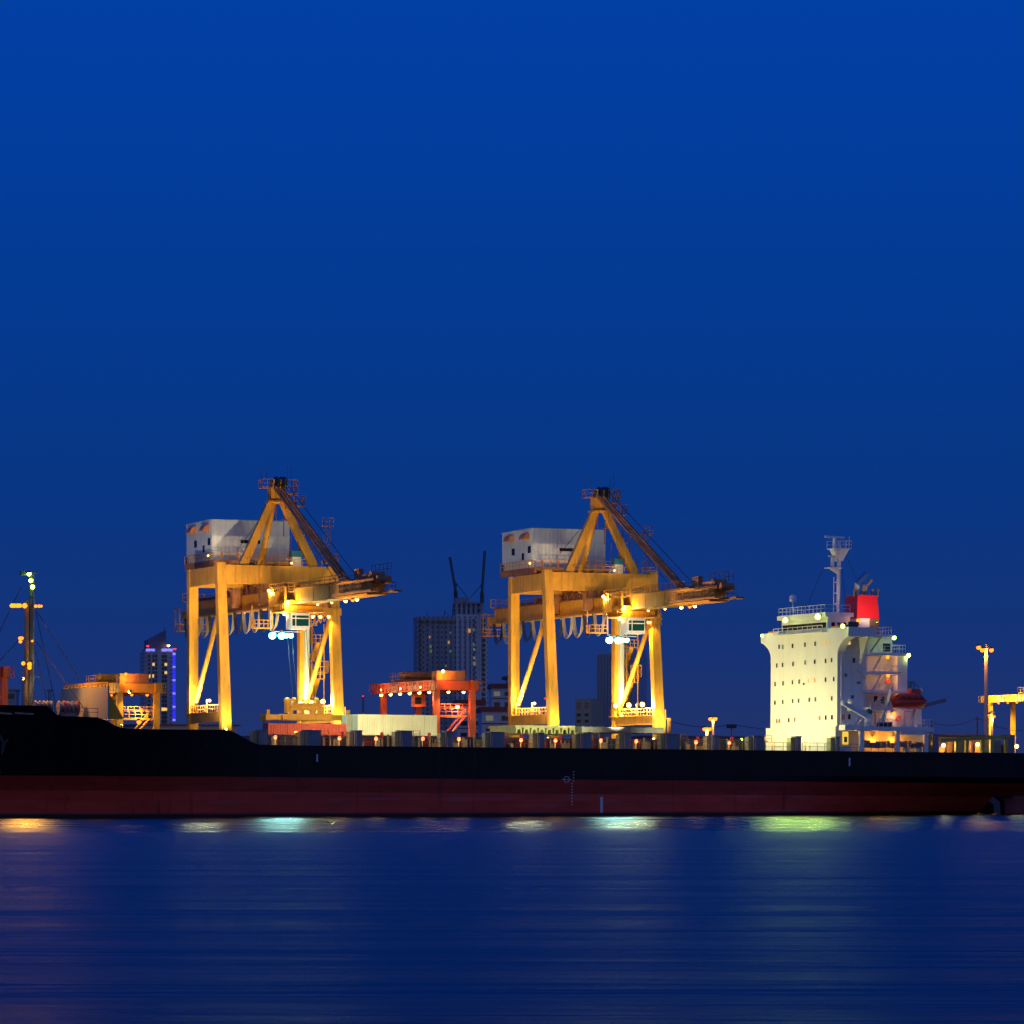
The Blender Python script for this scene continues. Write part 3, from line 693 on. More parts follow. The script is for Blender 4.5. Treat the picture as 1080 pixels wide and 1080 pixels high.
for py, x1p in ((688.6, 946), (708.4, 946), (728.2, 942)):
    p, q = S(914, py, 1, y_n-.4), S(x1p, py, 1, y_n-.4); MB().rail([p, V((q.x, q.y, p.z))], 1.05, 1.0, .05).build('side_deck_railing', WHITEG, aft)
# funnel
y_fn = 8.0
xf0 = S(905, 640, 1, y_fn).x; xf1 = S(927.5, 640, 1, y_fn).x; zf0, zf1 = S(906, 652, 1, y_fn).z, S(906, 627.3, 1, y_fn).z
yff = S(892, 640, 0, xf0).y
b = MB(); t = .35
vs = [(xf0-.15, y_fn, zf0), (xf1, y_fn, zf0), (xf1, yff, zf0), (xf0-.15, yff, zf0), (xf0, y_fn+.15, zf1), (xf1-t, y_fn+.15, zf1), (xf1-t, yff-.1, zf1), (xf0, yff-.1, zf1)]
b._q(vs, [(3, 2, 1, 0), (4, 5, 6, 7), (0, 1, 5, 4), (1, 2, 6, 5), (2, 3, 7, 6), (3, 0, 4, 7)])
fun = b.build('funnel', FUNR, ship)
zfb = sd(669)-.1
b = MB(); b.box(xf0-.1, xf1-1.6, y_fn+.05, yff-.05, zfb, zf0); b.build('funnel_base', WHITE, fun)
b = MB(); b.box(xf1-1.58, xf1+.02, y_fn+.1, yff-.1, zfb, zf0-.02); b.build('funnel_base_aft', paint('soot_brown', (.22, .14, .08), .6, .3), fun)
cy = (y_fn+yff)/2
p = S(904, 627, 1, cy); xq_ = p.x
zc1 = S(904, 615, 1, cy).z; zc2 = S(915, 604.5, 1, cy).z; xc2 = S(914.5, 606, 1, cy).x
b = MB(); b.tube((xq_, cy, zf1-.2), (xq_, cy, zc1), .42, n=12); b.build('exhaust_pipe', paint('exhaust_steel', (.6, .58, .5), .35, .2, metal=.5), fun)
b = MB(); b.tube((xq_-.1, cy, zc1-.25), (xc2, cy, zc2), .46, .5, n=12); b.build('exhaust_pipe', BLUEP, fun)
b = MB()
for dx, h, l in ((1.1, 2.3, 1.4), (-.75, 1.1, .2), (2.2, .9, .2), (3.0, 1.0, .3), (.7, 1.6, .2)):
    b.tube((xq_+dx, cy-.6, zf1-.2), (xq_+dx, cy-.6, zf1+h*.6), .24, n=10); b.tube((xq_+dx, cy-.6, zf1+h*.55), (xq_+dx+l*.7, cy-.6, zf1+h), .24, n=10)
b.build('vent_pipe', paint('pipe_brown_steel', (.35, .27, .2), .4, .3, metal=.4), fun)
# ship lamps
for px, py, ax, v, g, pw, col, r, tg in ((803.8, 670.5, 0, A0-.6, G_LIME, 500, LIME, .22, (-6, -4, -2)), (828.6, 654, 0, A0-.9, G_LIME, 6500, (.78, 1, .16), .36, (-7, -5, -2.5)), (862.7, 650.4, 0, A0-.9, G_LIME, 6500, (.78, 1, .16), .40, (-7, -5, -2.5)), (889, 660.3, 0, A0-.6, G_LIME, 500, LIME, .30, (-6, -5, -2))):
    p = S(px, py, ax, v); lamp(ship, p, g, pw, col, p+V(tg), 125, r, 'bridge_floodlight', drop=.8)
for px, py, g, pw, col, r, yy in ((943, 672.5, G_LIME, 60, LIME, .3, y_n), (958, 691, G_LIME, 60, LIME, .32, y_n), (905, 654, G_SOD, 80, SODIUM, .3, y_n+3), (936, 693, G_SOD, 85, (1, .5, .2), .28, y_n+.2), (936.5, 712.5, G_SOD, 85, (1, .5, .2), .28, y_n+.2), (942.7, 752, G_SOD, 70, (1, .5, .2), .26, y_n+.3), (922, 777, G_SOD, 170, SODIUM, .26, y_n+.1), (944, 777, G_SOD, 170, SODIUM, .26, y_n+.1), (980, 781.5, G_SOD, 220, SODIUM, .3, 2)):
    p = S(px, py, 1, yy); lamp(ship, p, g, pw, col, p+V((0, -.6, -.6)), 170, r, 'deck_light', drop=.5)
for (px, py) in ((938, 691), (938.5, 710.5)):
    p = S(px, py, 1, y_n-.2); MB().beam((p.x-1.2, p.y, p.z+.1), (p.x+1.8, p.y, p.z+.2), .25, .12).build('light_bracket', AWN, ship)
# floods on the forward posts that wash the front of the house
for yy in (4.5, BW/2, BW-5):
    p = V((A0-15, yy, dz(A0-15)+1.5)); lamp(ship, p, G_LIME, 5600, (1, .95, .36), (A0, yy*.8+HB*.2, zmain+6.5), 110, .22, 'house_floodlight')
p = V((xf0-.5, .9, zwr-1.2)); lamp(ship, p, G_WARM, 2600, (1, .70, .45), (xf0+2, y_fn, (zf0+zf1)/2+.5), 60, .16, 'funnel_floodlight')
# light gantry aft: yellow frames on the after deck
yel = OLIVE
b = MB(); x0, x1 = S(991, 782, 1, 1.5).x, S(1073, 779, 1, 1.5).x; zt1 = S(1000, 781, 1, 1.5).z; zt2 = S(1062, 776.5, 1, 1.5).z
b.beam((x0, 1.5, zt1), (x1-1.4, 1.5, zt2), .6, .55)
for px in (1009, 1019.5, 1036.5, 1045.5, 1061):
    x = S(px, 785, 1, 1.5).x; b.beam((x, 1.5, dz(x)-.1), (x, 1.5, zt1+.3), .5, .45)
b.build('lashing_frame', paint('lashing_yellow', (.55, .45, .08), .55, .2, .8, rust, .4), ship)
for px0, px1, yt in ((1011, 1018, 779.5), (1038, 1044, 781), (1048, 1056, 781), (1062.5, 1070.5, 775)):
    p, q = S(px0, yt, 1, 2.4), S(px1, yt, 1, 2.4); MB().box(p.x, q.x, 2.4, 3.6, dz(p.x)-.1, p.z).build('deck_post', POSTG, ship)
b = MB(); x = x0
while x < x1:
    l = random.uniform(.5, 1.3); MB().box(x, x+l, 3.7, 4.3, dz(x)-.1, dz(x)+random.uniform(.5, 1.9)).build('deck_fitting', RUSTY, ship); x += l+random.uniform(.2, 1.1)
for px, py in ((1031, 785), (1072, 787), (995, 786)):
    p = S(px, py, 1, 3.2); lamp(ship, p, G_WARM, 260, (1, .72, .2), p+V((0, -1, -.5)), 170, .3, 'deck_light')
# lifeboat (hangs in its davits: its own thing)
pl = S(959.5, 738, 1, .8)
lb = thing('lifeboat', SF @ Matrix.Translation((pl.x, 1.2, pl.z)), 'enclosed red lifeboat slung under davits at the stern of the ship', 'lifeboat')
L2 = (S(978, 738, 1, 1.2).x-S(941, 738, 1, 1.2).x)/2
def lens(zs, m, nm):
    b = MB(); rows = []
    for z, hx, hy, sh in zs:
        r = []
        for i in range(20):
            t = 2*math.pi*i/20; c_, s_ = math.cos(t), math.sin(t)
            r.append(b.bm.verts.new((sh+hx*abs(c_)**.7*(1 if c_ > 0 else -1), hy*s_*abs(s_)**-.15 if abs(s_) > 1e-6 else 0, z)))
        rows.append(r)
    for a_, c_ in zip(rows, rows[1:]):
        for i in range(20): b.bm.faces.new((a_[i], a_[(i+1) % 20], c_[(i+1) % 20], c_[i]))
    b.bm.faces.new(rows[0]); b.bm.faces.new(rows[-1])
    return b.build(nm, m, lb, True)
lens([(-1.2, L2*.85, .6, 0), (-.7, L2*.93, 1.05, 0), (.0, L2, 1.25, .1)], BOATR, 'boat_hull')
lens([(.03, L2*.97, 1.2, -.1), (.55, L2*.86, 1.1, -.15), (.95, L2*.68, .85, -.1), (1.05, L2*.4, .5, .1)], BOATR, 'boat_canopy')
b = MB(); b.box(.2, 1.7, -.5, .5, .95, 1.6); b.build('boat_cockpit', BOATR, lb)
for i in range(5): MB().box(-2.6+1.0*i, -2.3+1.0*i, -1.2, -1.14, .35, .5).build('boat_port', GLASSD, lb)
for px in (941.5, 972.5):
    x = S(px, 750, 1, .8).x; b = MB(); zt_d = S(px, 726, 1, .8).z
    b.beam((x-.9, 2.6, zpd+.28), (x, 1.2, zt_d), .35, .4); b.beam((x, 1.2, zt_d), (x, .9, zt_d-.6), .3); b.beam((x-1.6, 2.6, zpd+.28), (x-.3, 1.6, zt_d-1.6), .25); b.build('davit', WHITEG, ship)
MB().tube(S(961, 719, 1, 1.2), S(973, 727, 1, 1.2), .05, n=4).build('boat_fall', WIRE, ship)
b = MB(); p, q = S(956, 727, 1, y_n), S(964, 727, 1, y_n); b.rail([p, q, q+V((0, 5, 0))], 1.1, .8, .1); b.build('platform_railing', GREENP, ship)

# ------------------------------------------------------------------ loads on deck: containers and hatch covers
def container(px0, px1, py_top, yb, h, mat, label, sink=0):
    p, q = S(px0, py_top, 1, yb), S(px1, py_top, 1, yb); Lc = q.x-p.x
    t = thing('shipping_container', SF @ Matrix.Translation((p.x, yb, p.z-h)), label, 'container', None)
    b = MB(); b.corr(.12, Lc-.12, .0, .16, h-.12, .34, .03); b.box(.12, Lc-.12, .06, 2.38, .14, h-.1)
    b.build('side_panel', mat, t)
    b = MB()
    for x in (0, Lc-.16):
        for y in (-.02, 2.3): b.box(x, x+.16, y, y+.16, 0, h)
    for y in (-.025, 2.305):
        b.box(.16, Lc-.16, y, y+.15, 0, .16); b.box(.16, Lc-.16, y, y+.12, h-.12, h)
    for x in (.0, Lc-.14):
        b.box(x, x+.14, .14, 2.3, 0, .16); b.box(x, x+.14, .14, 2.3, h-.12, h)
    b.build('corner_frame', mat, t)
    for k in range(2):
        d = MB(); y0 = .16+1.08*k; d.box(.01, .07, y0, y0+1.05, .17, h-.13); d.build('door', mat, t)
    for k in range(4):
        d = MB(); y0 = .4+.52*k; d.tube((-.03, y0, .15), (-.03, y0, h-.12), .03, n=6); d.build('lock_rod', ALU, t)
    return t
YC = 15.0
container(283, 365.5, 762.6, YC, 2.6, CRED, 'red container beneath the yellow spreader, half sunk in the ship hold')
container(377.6, 461, 753.3, YC-1, 2.9, CWHT, 'cream white container on the deck, its floodlit long side facing the water')
container(366, 449, 753.6, YC+2.8, 2.9, CWHT, 'cream white container behind the other white one, only its doors and left end showing')
def hatch_cover(px0, px1, py0, py1, yb, depth, mat, label, arches=0, amat=None, thick=None):
    p, q = S(px0, py0, 1, yb), S(px1, py0, 1, yb); zb2 = S((px0+px1)/2, py1, 1, yb).z; Lc = q.x-p.x; th = p.z-zb2
    t = thing('hatch_cover', SF @ Matrix.Translation((p.x, yb, zb2)), label, 'hatch cover', 'hatch covers landed on the deck')
    b = MB(); b.box(0, Lc, 0, depth, th*.72 if arches else 0, th)
    for i in range(6): b.box(Lc*(i+.5)/6-.05, Lc*(i+.5)/6+.05, -.06, 0, th*.72 if arches else 0, th)
    b.build('cover_plate', mat, t)
    for i in range(arches):
        x = Lc*(i+.5)/arches; w = Lc/arches*.36
        a = MB(); a.prism([(x-w, th*.72), (x-w*1.2, 0), (x-w*.75, 0), (x-w*.45, th*.5), (x+w*.45, th*.5), (x+w*.75, 0), (x+w*1.2, 0), (x+w, th*.72)], 1, .05, depth-.1); a.build('web_bracket', amat or mat, t)
    return t
hatch_cover(543.5, 616, 764.8, 774, 9.0, 10, OLIVE, 'hatch cover panel with a row of yellow green arched brackets, beside the second gantry crane', 9, OLIVE)
hatch_cover(614, 700, 766.3, 772.6, 6.5, 11, HATCH, 'plain dark grey hatch cover slab lying below the right leg of the second gantry crane')
for px0, px1, yt, yb_ in ((574, 614, 775.2, 774), (420, 470, 775, 774)): pass

# ------------------------------------------------------------------ quay cranes
BQ = BW+1.5                                   # quay face
ZQ = 2.8
BWL = BW+4.5                                  # water-side rail
o1 = hit(QF, 291.7, 600, 1, BWL)
CF = QF @ Matrix.Translation((o1.x, BWL, ZQ))
def K(px, py, ax, v): return hit(CF, px, py, ax, v)
crane = thing('gantry_crane', CF, 'left yellow ship to shore gantry crane, its cab hanging over the red container', 'gantry crane', 'yellow ship to shore gantry cranes on the quay')
w = (K(351, 600, 1, 0).x-K(232.5, 600, 1, 0).x)/2
G = K(203, 620, 0, -w).y
zg1, zg0 = K(292, 597, 1, 0).z, K(292, 616.5, 1, 0).z
zpt, zpb = K(220, 752, 0, -w).z, K(220, 762, 0, -w).z
LY = -2.5                                     # the water legs lean out towards the water
LW, LD = 1.38, 1.25
for sx in (-1, 1):
    b = MB(); x = sx*w
    top = V((x, 0, zg1+.35)); bot = V((x, LY, zpb-1.2))
    vs = []
    for c, s_ in ((bot, 1.08), (top, .95)):
        vs += [c+V((-LW/2*s_, -LD/2, 0)), c+V((LW/2*s_, -LD/2, 0)), c+V((LW/2*s_, LD/2, 0)), c+V((-LW/2*s_, LD/2, 0))]
    b._q(vs, [(3, 2, 1, 0), (4, 5, 6, 7), (0, 1, 5, 4), (1, 2, 6, 5), (2, 3, 7, 6), (3, 0, 4, 7)])
    b.box(x-LW/2*1.1, x+LW/2*1.1, LY-LD/2, LY+LD/2, 1.6, zpb-1.2)
    b.box(x-LW/2-.12, x+LW/2+.12, LY-LD/2-.1, LY+LD/2+.1, zpb-1.3, zpb-1.1); b.build('leg', YEL, crane)
    b = MB(); b.box(x-LW/2, x+LW/2, G-LD/2, G+LD/2, 1.6, zg1-.1)
    for zz in (zg0-5, zg0-14): b.box(x-LW/2-.04, x+LW/2+.04, G-LD/2-.04, G+LD/2+.04, zz, zz+.12)
    b.build('leg', YEL, crane)
    b = MB(); b.box(x-.5, x+.5, LY*.9+LD/2, G-LD/2, zpb, zpt); b.build('portal_beam', YEL, crane)
    b = MB(); b.box(x-.6, x+.6, LD/2, G-LD/2, zg0, zg1-.15); b.build('top_beam', YEL, crane)
    b = MB(); b.tube((x, G-LD/2-.1, zpt+.4), (x, LD/2-.4, zg0-3.8), .36, n=14); b.build('brace', YEL, crane, True)
    b = MB(); b.rail([(x-.55, LY+1, zpt), (x-.55, G+1.2, zpt), (x+.55, G+1.2, zpt)], 1.15, 1.1, .1); b.rail([(x+.55, LY+1, zpt), (x+.55, G-1, zpt)], 1.15, 1.1, .1)
    b.box(x-.9, x-.5, LY+1, G+1.3, zpt-.02, zpt+.06); b.build('portal_railing', YEL, crane)
    for yy in (G-2.2, G*.35):
        b = MB(); b.beam((x-.55, yy, zpt), (x-.55, yy, zpt+1.9), .1); b.beam((x-.55, yy, zpt+1.9), (x-.1, yy, zpt+1.9), .1); b.build('lamp_bracket', YEL, crane)
    # bogies
    for yy in (LY, G):
        b = MB(); b.box(x-2.6, x+2.6, yy-.4, yy+.4, .75, 1.6); b.build('bogie', YEL, crane)
        for k in range(4): MB().tube((x-2.1+1.4*k, yy-.25, .42), (x-2.1+1.4*k, yy+.25, .42), .42, n=14).build('rail_wheel', DARK, crane)
b = MB(); b.box(-w+LW/2, w+LW/2-.02, -.72, .72, zg0, zg1)
for i in range(8): b.box(-w+2+(2*w-2)*i/8, -w+2.06+(2*w-2)*i/8, -.76, -.72, zg0, zg1)
b.build('top_girder', YEL, crane)
b = MB(); b.box(-w+LW/2, w-LW/2, G-.7, G+.7, zg0, zg1-.2); b.build('top_girder', YEL, crane)
b = MB(); b.box(-.7, .7, .72, G-.7, zg0+.5, zg1-.2); b.build('centre_beam', YEL, crane)
# portal sills along the quay
b = MB(); b.box(-w+LW/2, w-LW/2, G-.5, G+.5, 2.4, 3.6); b.build('sill_beam', YEL, crane)
# machinery house
hy = K(264.5, 590, 0, 0).y
xl, xr = K(223.5, 570, 1, hy).x, K(305.3, 570, 1, hy).x
yr = K(196.6, 570, 0, xl).y
zh0, zht = K(223.5, 590.5, 1, hy).z, K(223.5, 548.6, 1, hy).z
zhr = K(196.6, 554.6, 1, yr).z
ym = yr-(yr-hy)*.62
zhm = zht
b = MB(); b.corr(xl, xr, hy, zh0, zht, .62, .022)
b.prism([(hy+.08, zh0), (yr, zh0), (yr, zhr), (ym, zht), (hy+.08, zht)], 0, xl+.02, xr-.02)
house = b.build('machinery_house', CREAM, crane)
b = MB(); b.prism([(hy-.12, zht+.03), (ym, zht+.04), (yr+.1, zhr+.04), (yr+.1, zhr+.16), (ym, zht+.16), (hy-.12, zht+.14)], 0, xl-.1, xr+.1); b.build('house_roof', CREAM, house)
def hwin(px, py, ww, hh, nm='window', m=GLASSD):
    p = K(px, py, 0, xl); c = MB(); c.box(xl-.06, xl+.04, p.y-ww/2, p.y+ww/2, p.z-hh/2, p.z+hh/2); c.build(nm, m, house)
    return p
hwin(206.4, 574, 1.1, 1.05); hwin(220.6, 571.3, 1.1, 1.05); hwin(214.9, 579, .75, 1.05)
for px, py in ((204.6, 560), (218.2, 557.8)):
    p = K(px, py, 0, xl); c = MB()
    for i in range(6):
        t, t2 = math.pi/2*i/6, math.pi/2*(i+1)/6
        c._q([(xl-.95*math.sin(t), p.y-1.05, p.z-.35+.95*math.cos(t)), (xl-.95*math.sin(t), p.y+1.05, p.z-.35+.95*math.cos(t)), (xl-.95*math.sin(t2), p.y+1.05, p.z-.35+.95*math.cos(t2)), (xl-.95*math.sin(t2), p.y-1.05, p.z-.35+.95*math.cos(t2))], [(0, 1, 2, 3)])
    for yy in (p.y-1.05, p.y+1.05):
        c._q([(xl, yy, p.z-.35)]+[(xl-.95*math.sin(math.pi/2*i/6), yy, p.z-.35+.95*math.cos(math.pi/2*i/6)) for i in range(7)], [tuple(range(8))])
    c.build('awning', AWN, house)
p, q = K(253.6, 569.5, 1, hy), K(274.5, 573.5, 1, hy)
MB().box(p.x, q.x, hy-.05, hy+.03, q.z, p.z).build('window', GLASSD, house)
b = MB(); b.box(xl-.2, xr+.6, hy-1.3, yr+.4, zh0-.42, zh0-.02)
for i in range(6): b.box(xl+(xr-xl)*i/5-.12, xl+(xr-xl)*i/5+.12, hy-1.2, yr+.3, zh0-.95, zh0-.42)
b.build('house_floor', RUSTY, crane)
b = MB(); b.rail([(xl-.15, yr+.3, zh0), (xl-.15, hy-1.25, zh0), (xr+.6, hy-1.25, zh0)], 1.1, 1.3, .08); b.build('house_railing', YEL, crane)
b = MB()
for i in (0, 2, 5, 8): b.box(xl+.9+i*1.3, xl+1.25+i*1.3, hy-1.3, hy-1.22, zh0+.35, zh0+1.0)
b.build('lamp_box', AWN, crane)
b = MB(); b.box(xl+.0, xl+1.2, yr-.9, yr+.2, zh0-.05, zh0+1.0); b.build('ventilator', DARK, crane)
for x in (-3.4, 3.4):
    b = MB(); b.box(x-.4, x+.4, G+.7, yr, zh0-1.35, zh0-.95); b.box(x-.4, x+.4, G-.4, G+.4, zg1-.2, zh0-.95); b.beam((x, yr-1, zh0-1.3), (x, G+.6, zg0+.4), .3); b.build('house_support', YEL, crane)
# A-frame
zap0, zap1 = K(287, 528, 1, 0).z, K(287, 512.5, 1, 0).z
xa_ = 0.0
for px, sx in ((256, -1), (331, 1)):
    f0 = K(px, 597, 1, 0); b = MB()
    b.beam(V((f0.x, 0, zg1-.02)), V((sx*.55, .1, zap0+.6)), 1.25, .9, .85, .8, up=V((0, 1, 0))); b.build('a_frame_leg', YEL, crane)
yb_ = K(273.5, 592, 0, 0).y
b = MB(); b.tube((0, yb_, zg1-.3), (-.1, .7, zap0+.5), .5, .42, n=14); b.build('backstay_leg', YEL, crane, True)
b = MB(); b.box(-1.0, 1.0, -.6, 1.3, zap0-.1, zap1); b.box(-1.3, 1.3, -.9, 1.5, zap0-.3, zap0-.05)
for x in (-.6, .55): b.box(x-.16, x+.16, -.4, .9, zap1, zap1+1.0)
b.build('apex_head', YEL, crane)
for k, x in enumerate((.0, .8, 1.2)):
    b = MB(); b.tube((x-.16, .2, zap1+.35), (x+.16, .2, zap1+.35), 1.05, n=18); b.build('sheave', DARK, crane)
b = MB(); za = zap1-.35
b.box(-2.5, -.85, -.9, .9, za, za+.14); b.rail([(-.9, -.85, za+.1), (-2.45, -.85, za+.1), (-2.45, .85, za+.1)], 1.15, .8, .08)
b.box(.85, 2.9, -1.3, 1.6, za-.8, za-.66); b.rail([(.9, -1.2, za-.7), (2.85, -1.2, za-.7), (2.85, 1.5, za-.7)], 1.9, .7, .09)
b.box(2.2, 4.0, -1.3, .6, za-2.6, za-2.46); b.rail([(2.3, -1.2, za-2.5), (3.95, -1.2, za-2.5), (3.95, .5, za-2.5)], 1.5, .6, .09)
for i in range(4): b.beam((1+.5*i, -1, za-3+.4*i), (2+.5*i, 1, za-1.4-.3*i), .12)
b.build('apex_platform', RUSTY, crane)
b = MB()
for x, h in ((-2.4, 1.6), (-1.5, 2.1), (1.7, 2.0), (2.3, 2.6)): b.tube((x, 0, za+1), (x, 0, za+1.2+h), .035, n=4)
b.build('aerial', DARK, crane)
# stair beside the right leg of the A-frame
fR = K(331, 597, 1, 0)
b = MB(); pz = zg1
for k in range(4):
    z0, z1_ = zg1+.2+k*2.3, zg1+2.5+k*2.3; xx = fR.x-.6-k*1.15
    y0, y1 = (1.2, 3.4) if k % 2 == 0 else (3.4, 1.2)
    b.beam((xx+1.0, y0, z0), (xx+.4, y1, z1_), .7, .12); b.box(xx-.6, xx+1.6, 3.2 if k % 2 == 0 else .9, 4.0 if k % 2 == 0 else 1.5, z1_-.1, z1_)
    b.rail([(xx-.6, y1, z1_), (xx+1.6, y1, z1_)], 1.1, .7, .08); b.beam((xx+1.5, 1.2, z0-.2), (xx+1.5, 1.2, z1_), .12); b.beam((xx-.5, 3.6, z0-.2), (xx-.5, 3.6, z1_), .12)
x2 = fR.x+1.4
b.box(x2-.4, x2+2.2, -.5, .9, zg1+.7, zg1+.82); b.rail([(x2-.4, -.5, zg1+.8), (x2+2.2, -.5, zg1+.8), (x2+2.2, .9, zg1+.8)], 1.1, .65, .08)
for i in range(6): b.beam((x2+.3+.2*(i % 2), .2, zg1+.8+i*.9), (x2+1.1-.2*(i % 2), .2, zg1+1.7+i*.9), .1)
for xx in (x2+.2, x2+1.2): b.beam((xx, .2, zg1), (xx, .2, zg1+7.0), .1)
b.box(x2-.2, x2+1.6, -.2, .8, zg1+6.0, zg1+6.1); b.rail([(x2-.2, -.2, zg1+6.1), (x2+1.6, -.2, zg1+6.1)], 1.1, .6, .07)
b.build('access_stair', RUSTY, crane)
b = MB(); b.rail([(-w+4, -.7, zg1), (fR.x-.8, -.7, zg1)], 1.0, 1.2, .06); b.rail([(fR.x+1, -.7, zg1), (w+.5, -.7, zg1)], 1.0, 1.0, .07); b.build('girder_railing', YEL, crane)
p, q = K(306.5, 581, 1, .2), K(317.3, 596.2, 1, .2); zmid = K(310, 587.5, 1, .2).z
b = MB(); b.box(p.x+.15, q.x-.1, -.3, .9, zg1, zmid); b.build('electric_cabinet', CWHT, crane)
b = MB(); b.box(p.x, q.x, -.4, 1.0, zmid, p.z); b.build('electric_cabinet', TEAL, crane)
# boom
xb = 1.15
zb0, zb1 = K(285, 639, 0, -xb).z, K(285, 624.8, 0, -xb).z
ytip = K(381, 618, 0, -xb).y; yrear = K(197, 640, 0, -xb).y
ytip2 = K(399, 615, 0, 0).y
b = MB(); b.box(-xb, xb, ytip, yrear, zb0, zb1)
for i in range(12):
    yy = ytip+(yrear-ytip)*i/12; b.box(-xb-.05, xb+.05, yy-.05, yy+.05, zb0, zb1)
b.box(-xb-.35, xb+.35, ytip-3, yrear, zb0-.22, zb0-.0); boom = b.build('boom', YEL, crane)
b = MB(); b.prism([(ytip, zb0), (ytip, zb1-.1), (ytip2, zb1-.5), (ytip2, zb0+.55)], 0, -.95, .95); b.build('boom_tip', YEL, boom)
yplat = K(418, 620, 0, 2.3).y
b = MB(); b.box(-1.9, 1.9, yplat+6, ytip+8, zb0-.05, zb0+.08) if False else None
b.box(-2.3, -1.0, ytip2-3, ytip+9, zb0+.1, zb0+.35); b.box(1.0, 2.3, ytip2-3, ytip+9, zb0+.1, zb0+.35); b.box(-2.3, 2.3, yplat, ytip2-.2, zb0+.1, zb0+.3)
b.rail([(-2.2, ytip+9, zb0+.35), (-2.2, yplat, zb0+.35), (2.2, yplat, zb0+.35), (2.2, ytip+5, zb0+.35)], 1.15, 1.6, .07)
b.box(-1.3, 1.3, ytip2-1.5, ytip2+6, zb1-.3, zb1+.0); b.box(-.9, .7, ytip2+1, ytip2+4, zb1, zb1+.7); b.beam((-.3, ytip2+12, zb1), (-.3, ytip2-2, zb1+.3), .7, .5)
b.tube((-1.0, ytip2+.5, zb1+.3), (1, ytip2+.5, zb1+.3), .7, n=14); b.tube((-1.0, ytip2-2.0, zb1-.2), (1, ytip2-2.0, zb1-.2), .55, n=14)
b.rail([(1.3, ytip2-1.5, zb1+.6), (1.3, ytip2+6, zb1+.6)], 1.5, 1.5, .08)
b.box(-.35, .35, ytip+3, ytip+5, zb1, zb1+1.7)
b.build('tip_machinery', RUSTY, boom)
b = MB(); b.rail([(-xb, ytip+6, zb1), (-xb, yrear, zb1)], 1.1, 2.2, .06); b.rail([(xb, ytip+6, zb1), (xb, yrear, zb1)], 1.1, 2.2, .06)
b.box(xb, xb+1.0, ytip+6, yrear, zb1-.1, zb1); b.build('boom_railing', RUSTY, boom)
b = MB(); y = -4
while y < yrear-6:
    b.box(-.9, .9, y, y+random.uniform(.6, 1.8), zb1, zb1+random.uniform(.4, 1.5)); y += random.uniform(1.5, 3.5)
b.box(-xb-.25, xb+.25, ytip+4, yrear, zb1, zb1+.14)
b.build('boom_gear', RUSTY, boom)
yr2 = K(188, 650, 0, -2).y
b = MB(); b.box(-2.6, 2.6, yrear-.5, yr2, zb0-2.3, zb0-2.15)
b.rail([(-2.5, yrear-1, zb0-2.2), (-2.5, yr2, zb0-2.2), (2.5, yr2, zb0-2.2)], 1.1, 1.2, .1)
for x in (-2.5, 2.5):
    for yy in (yrear-.5, yr2-.1): b.beam((x, yy, zb0-2.3), (x, yy, zb0+1.2), .16)
b.beam((-2.5, yr2-.1, zb0+1.2), (2.5, yr2-.1, zb0+1.2), .16); b.beam((-2.5, yr2-.1, zb0+1.2), (-2.5, yrear, zb0+1.2), .16)
b.box(-1.2, .6, yrear-.2, yrear+2.6, zb0-.6, zb0+.9); b.box(-1.8, 1.8, yrear-.2, yr2-1.5, zb1+.2, zb1+.4); b.rail([(-1.8, yrear, zb1+.4), (-1.8, yr2-1.5, zb1+.4), (1.8, yr2-1.5, zb1+.4)], 1.2, 1.0, .09)
b.build('boom_rear_platform', YEL, boom)
for yy, nm in ((0, 0), (G, 1)):
    b = MB(); b.box(-2.2, 1.9, yy-.8, yy+.8, zb1+.2, zg0); b.box(-2.6, -1.3, yy-.5, yy+.5, zb0+.2, zb1+1.2); b.box(1.3, 2.3, yy-.5, yy+.5, zb0+.2, zb1+1.2)
    b.beam((-3.6, yy, zg0), (-1.4, yy, zb1+.3), .35); b.beam((3.6, yy, zg0), (1.4, yy, zb1+.3), .35)
    b.build('boom_hanger', RUSTY, crane)
b = MB()
for i in range(9):
    yy = 1.5+(G-3)*i/8; b.beam((-1.3, yy, zb1), (-1.3+.5*(i % 2), yy+1.2, zg0+.6), .22)
    b.beam((1.4, yy, zb1), (1.4, yy+.9, zg0+.6), .22)
b.build('hanger_strut', RUSTY, crane)
ys = K(365.5, 608.5, 0, 0).y
for x, r in ((-.55, .22), (.0, .2), (.55, .22)):
    b = MB(); b.beam((x, -.2, zap1-.1), (x, ys, zb1+.25), r, r*1.7); b.build('forestay', RUSTY, crane)
for x, dy in ((-.9, 2.0), (.9, -2.5)):
    MB().tube((x, -.5, zap1+.9), (x, ys+dy, zb1+.4), .05, n=5).build('boom_rope', ROPE, crane)
MB().tube((-1.6, hy-.1, zh0+2.2), (-.6, .2, zap1-2.2), .045, n=5).build('guy_rope', ROPE, crane)
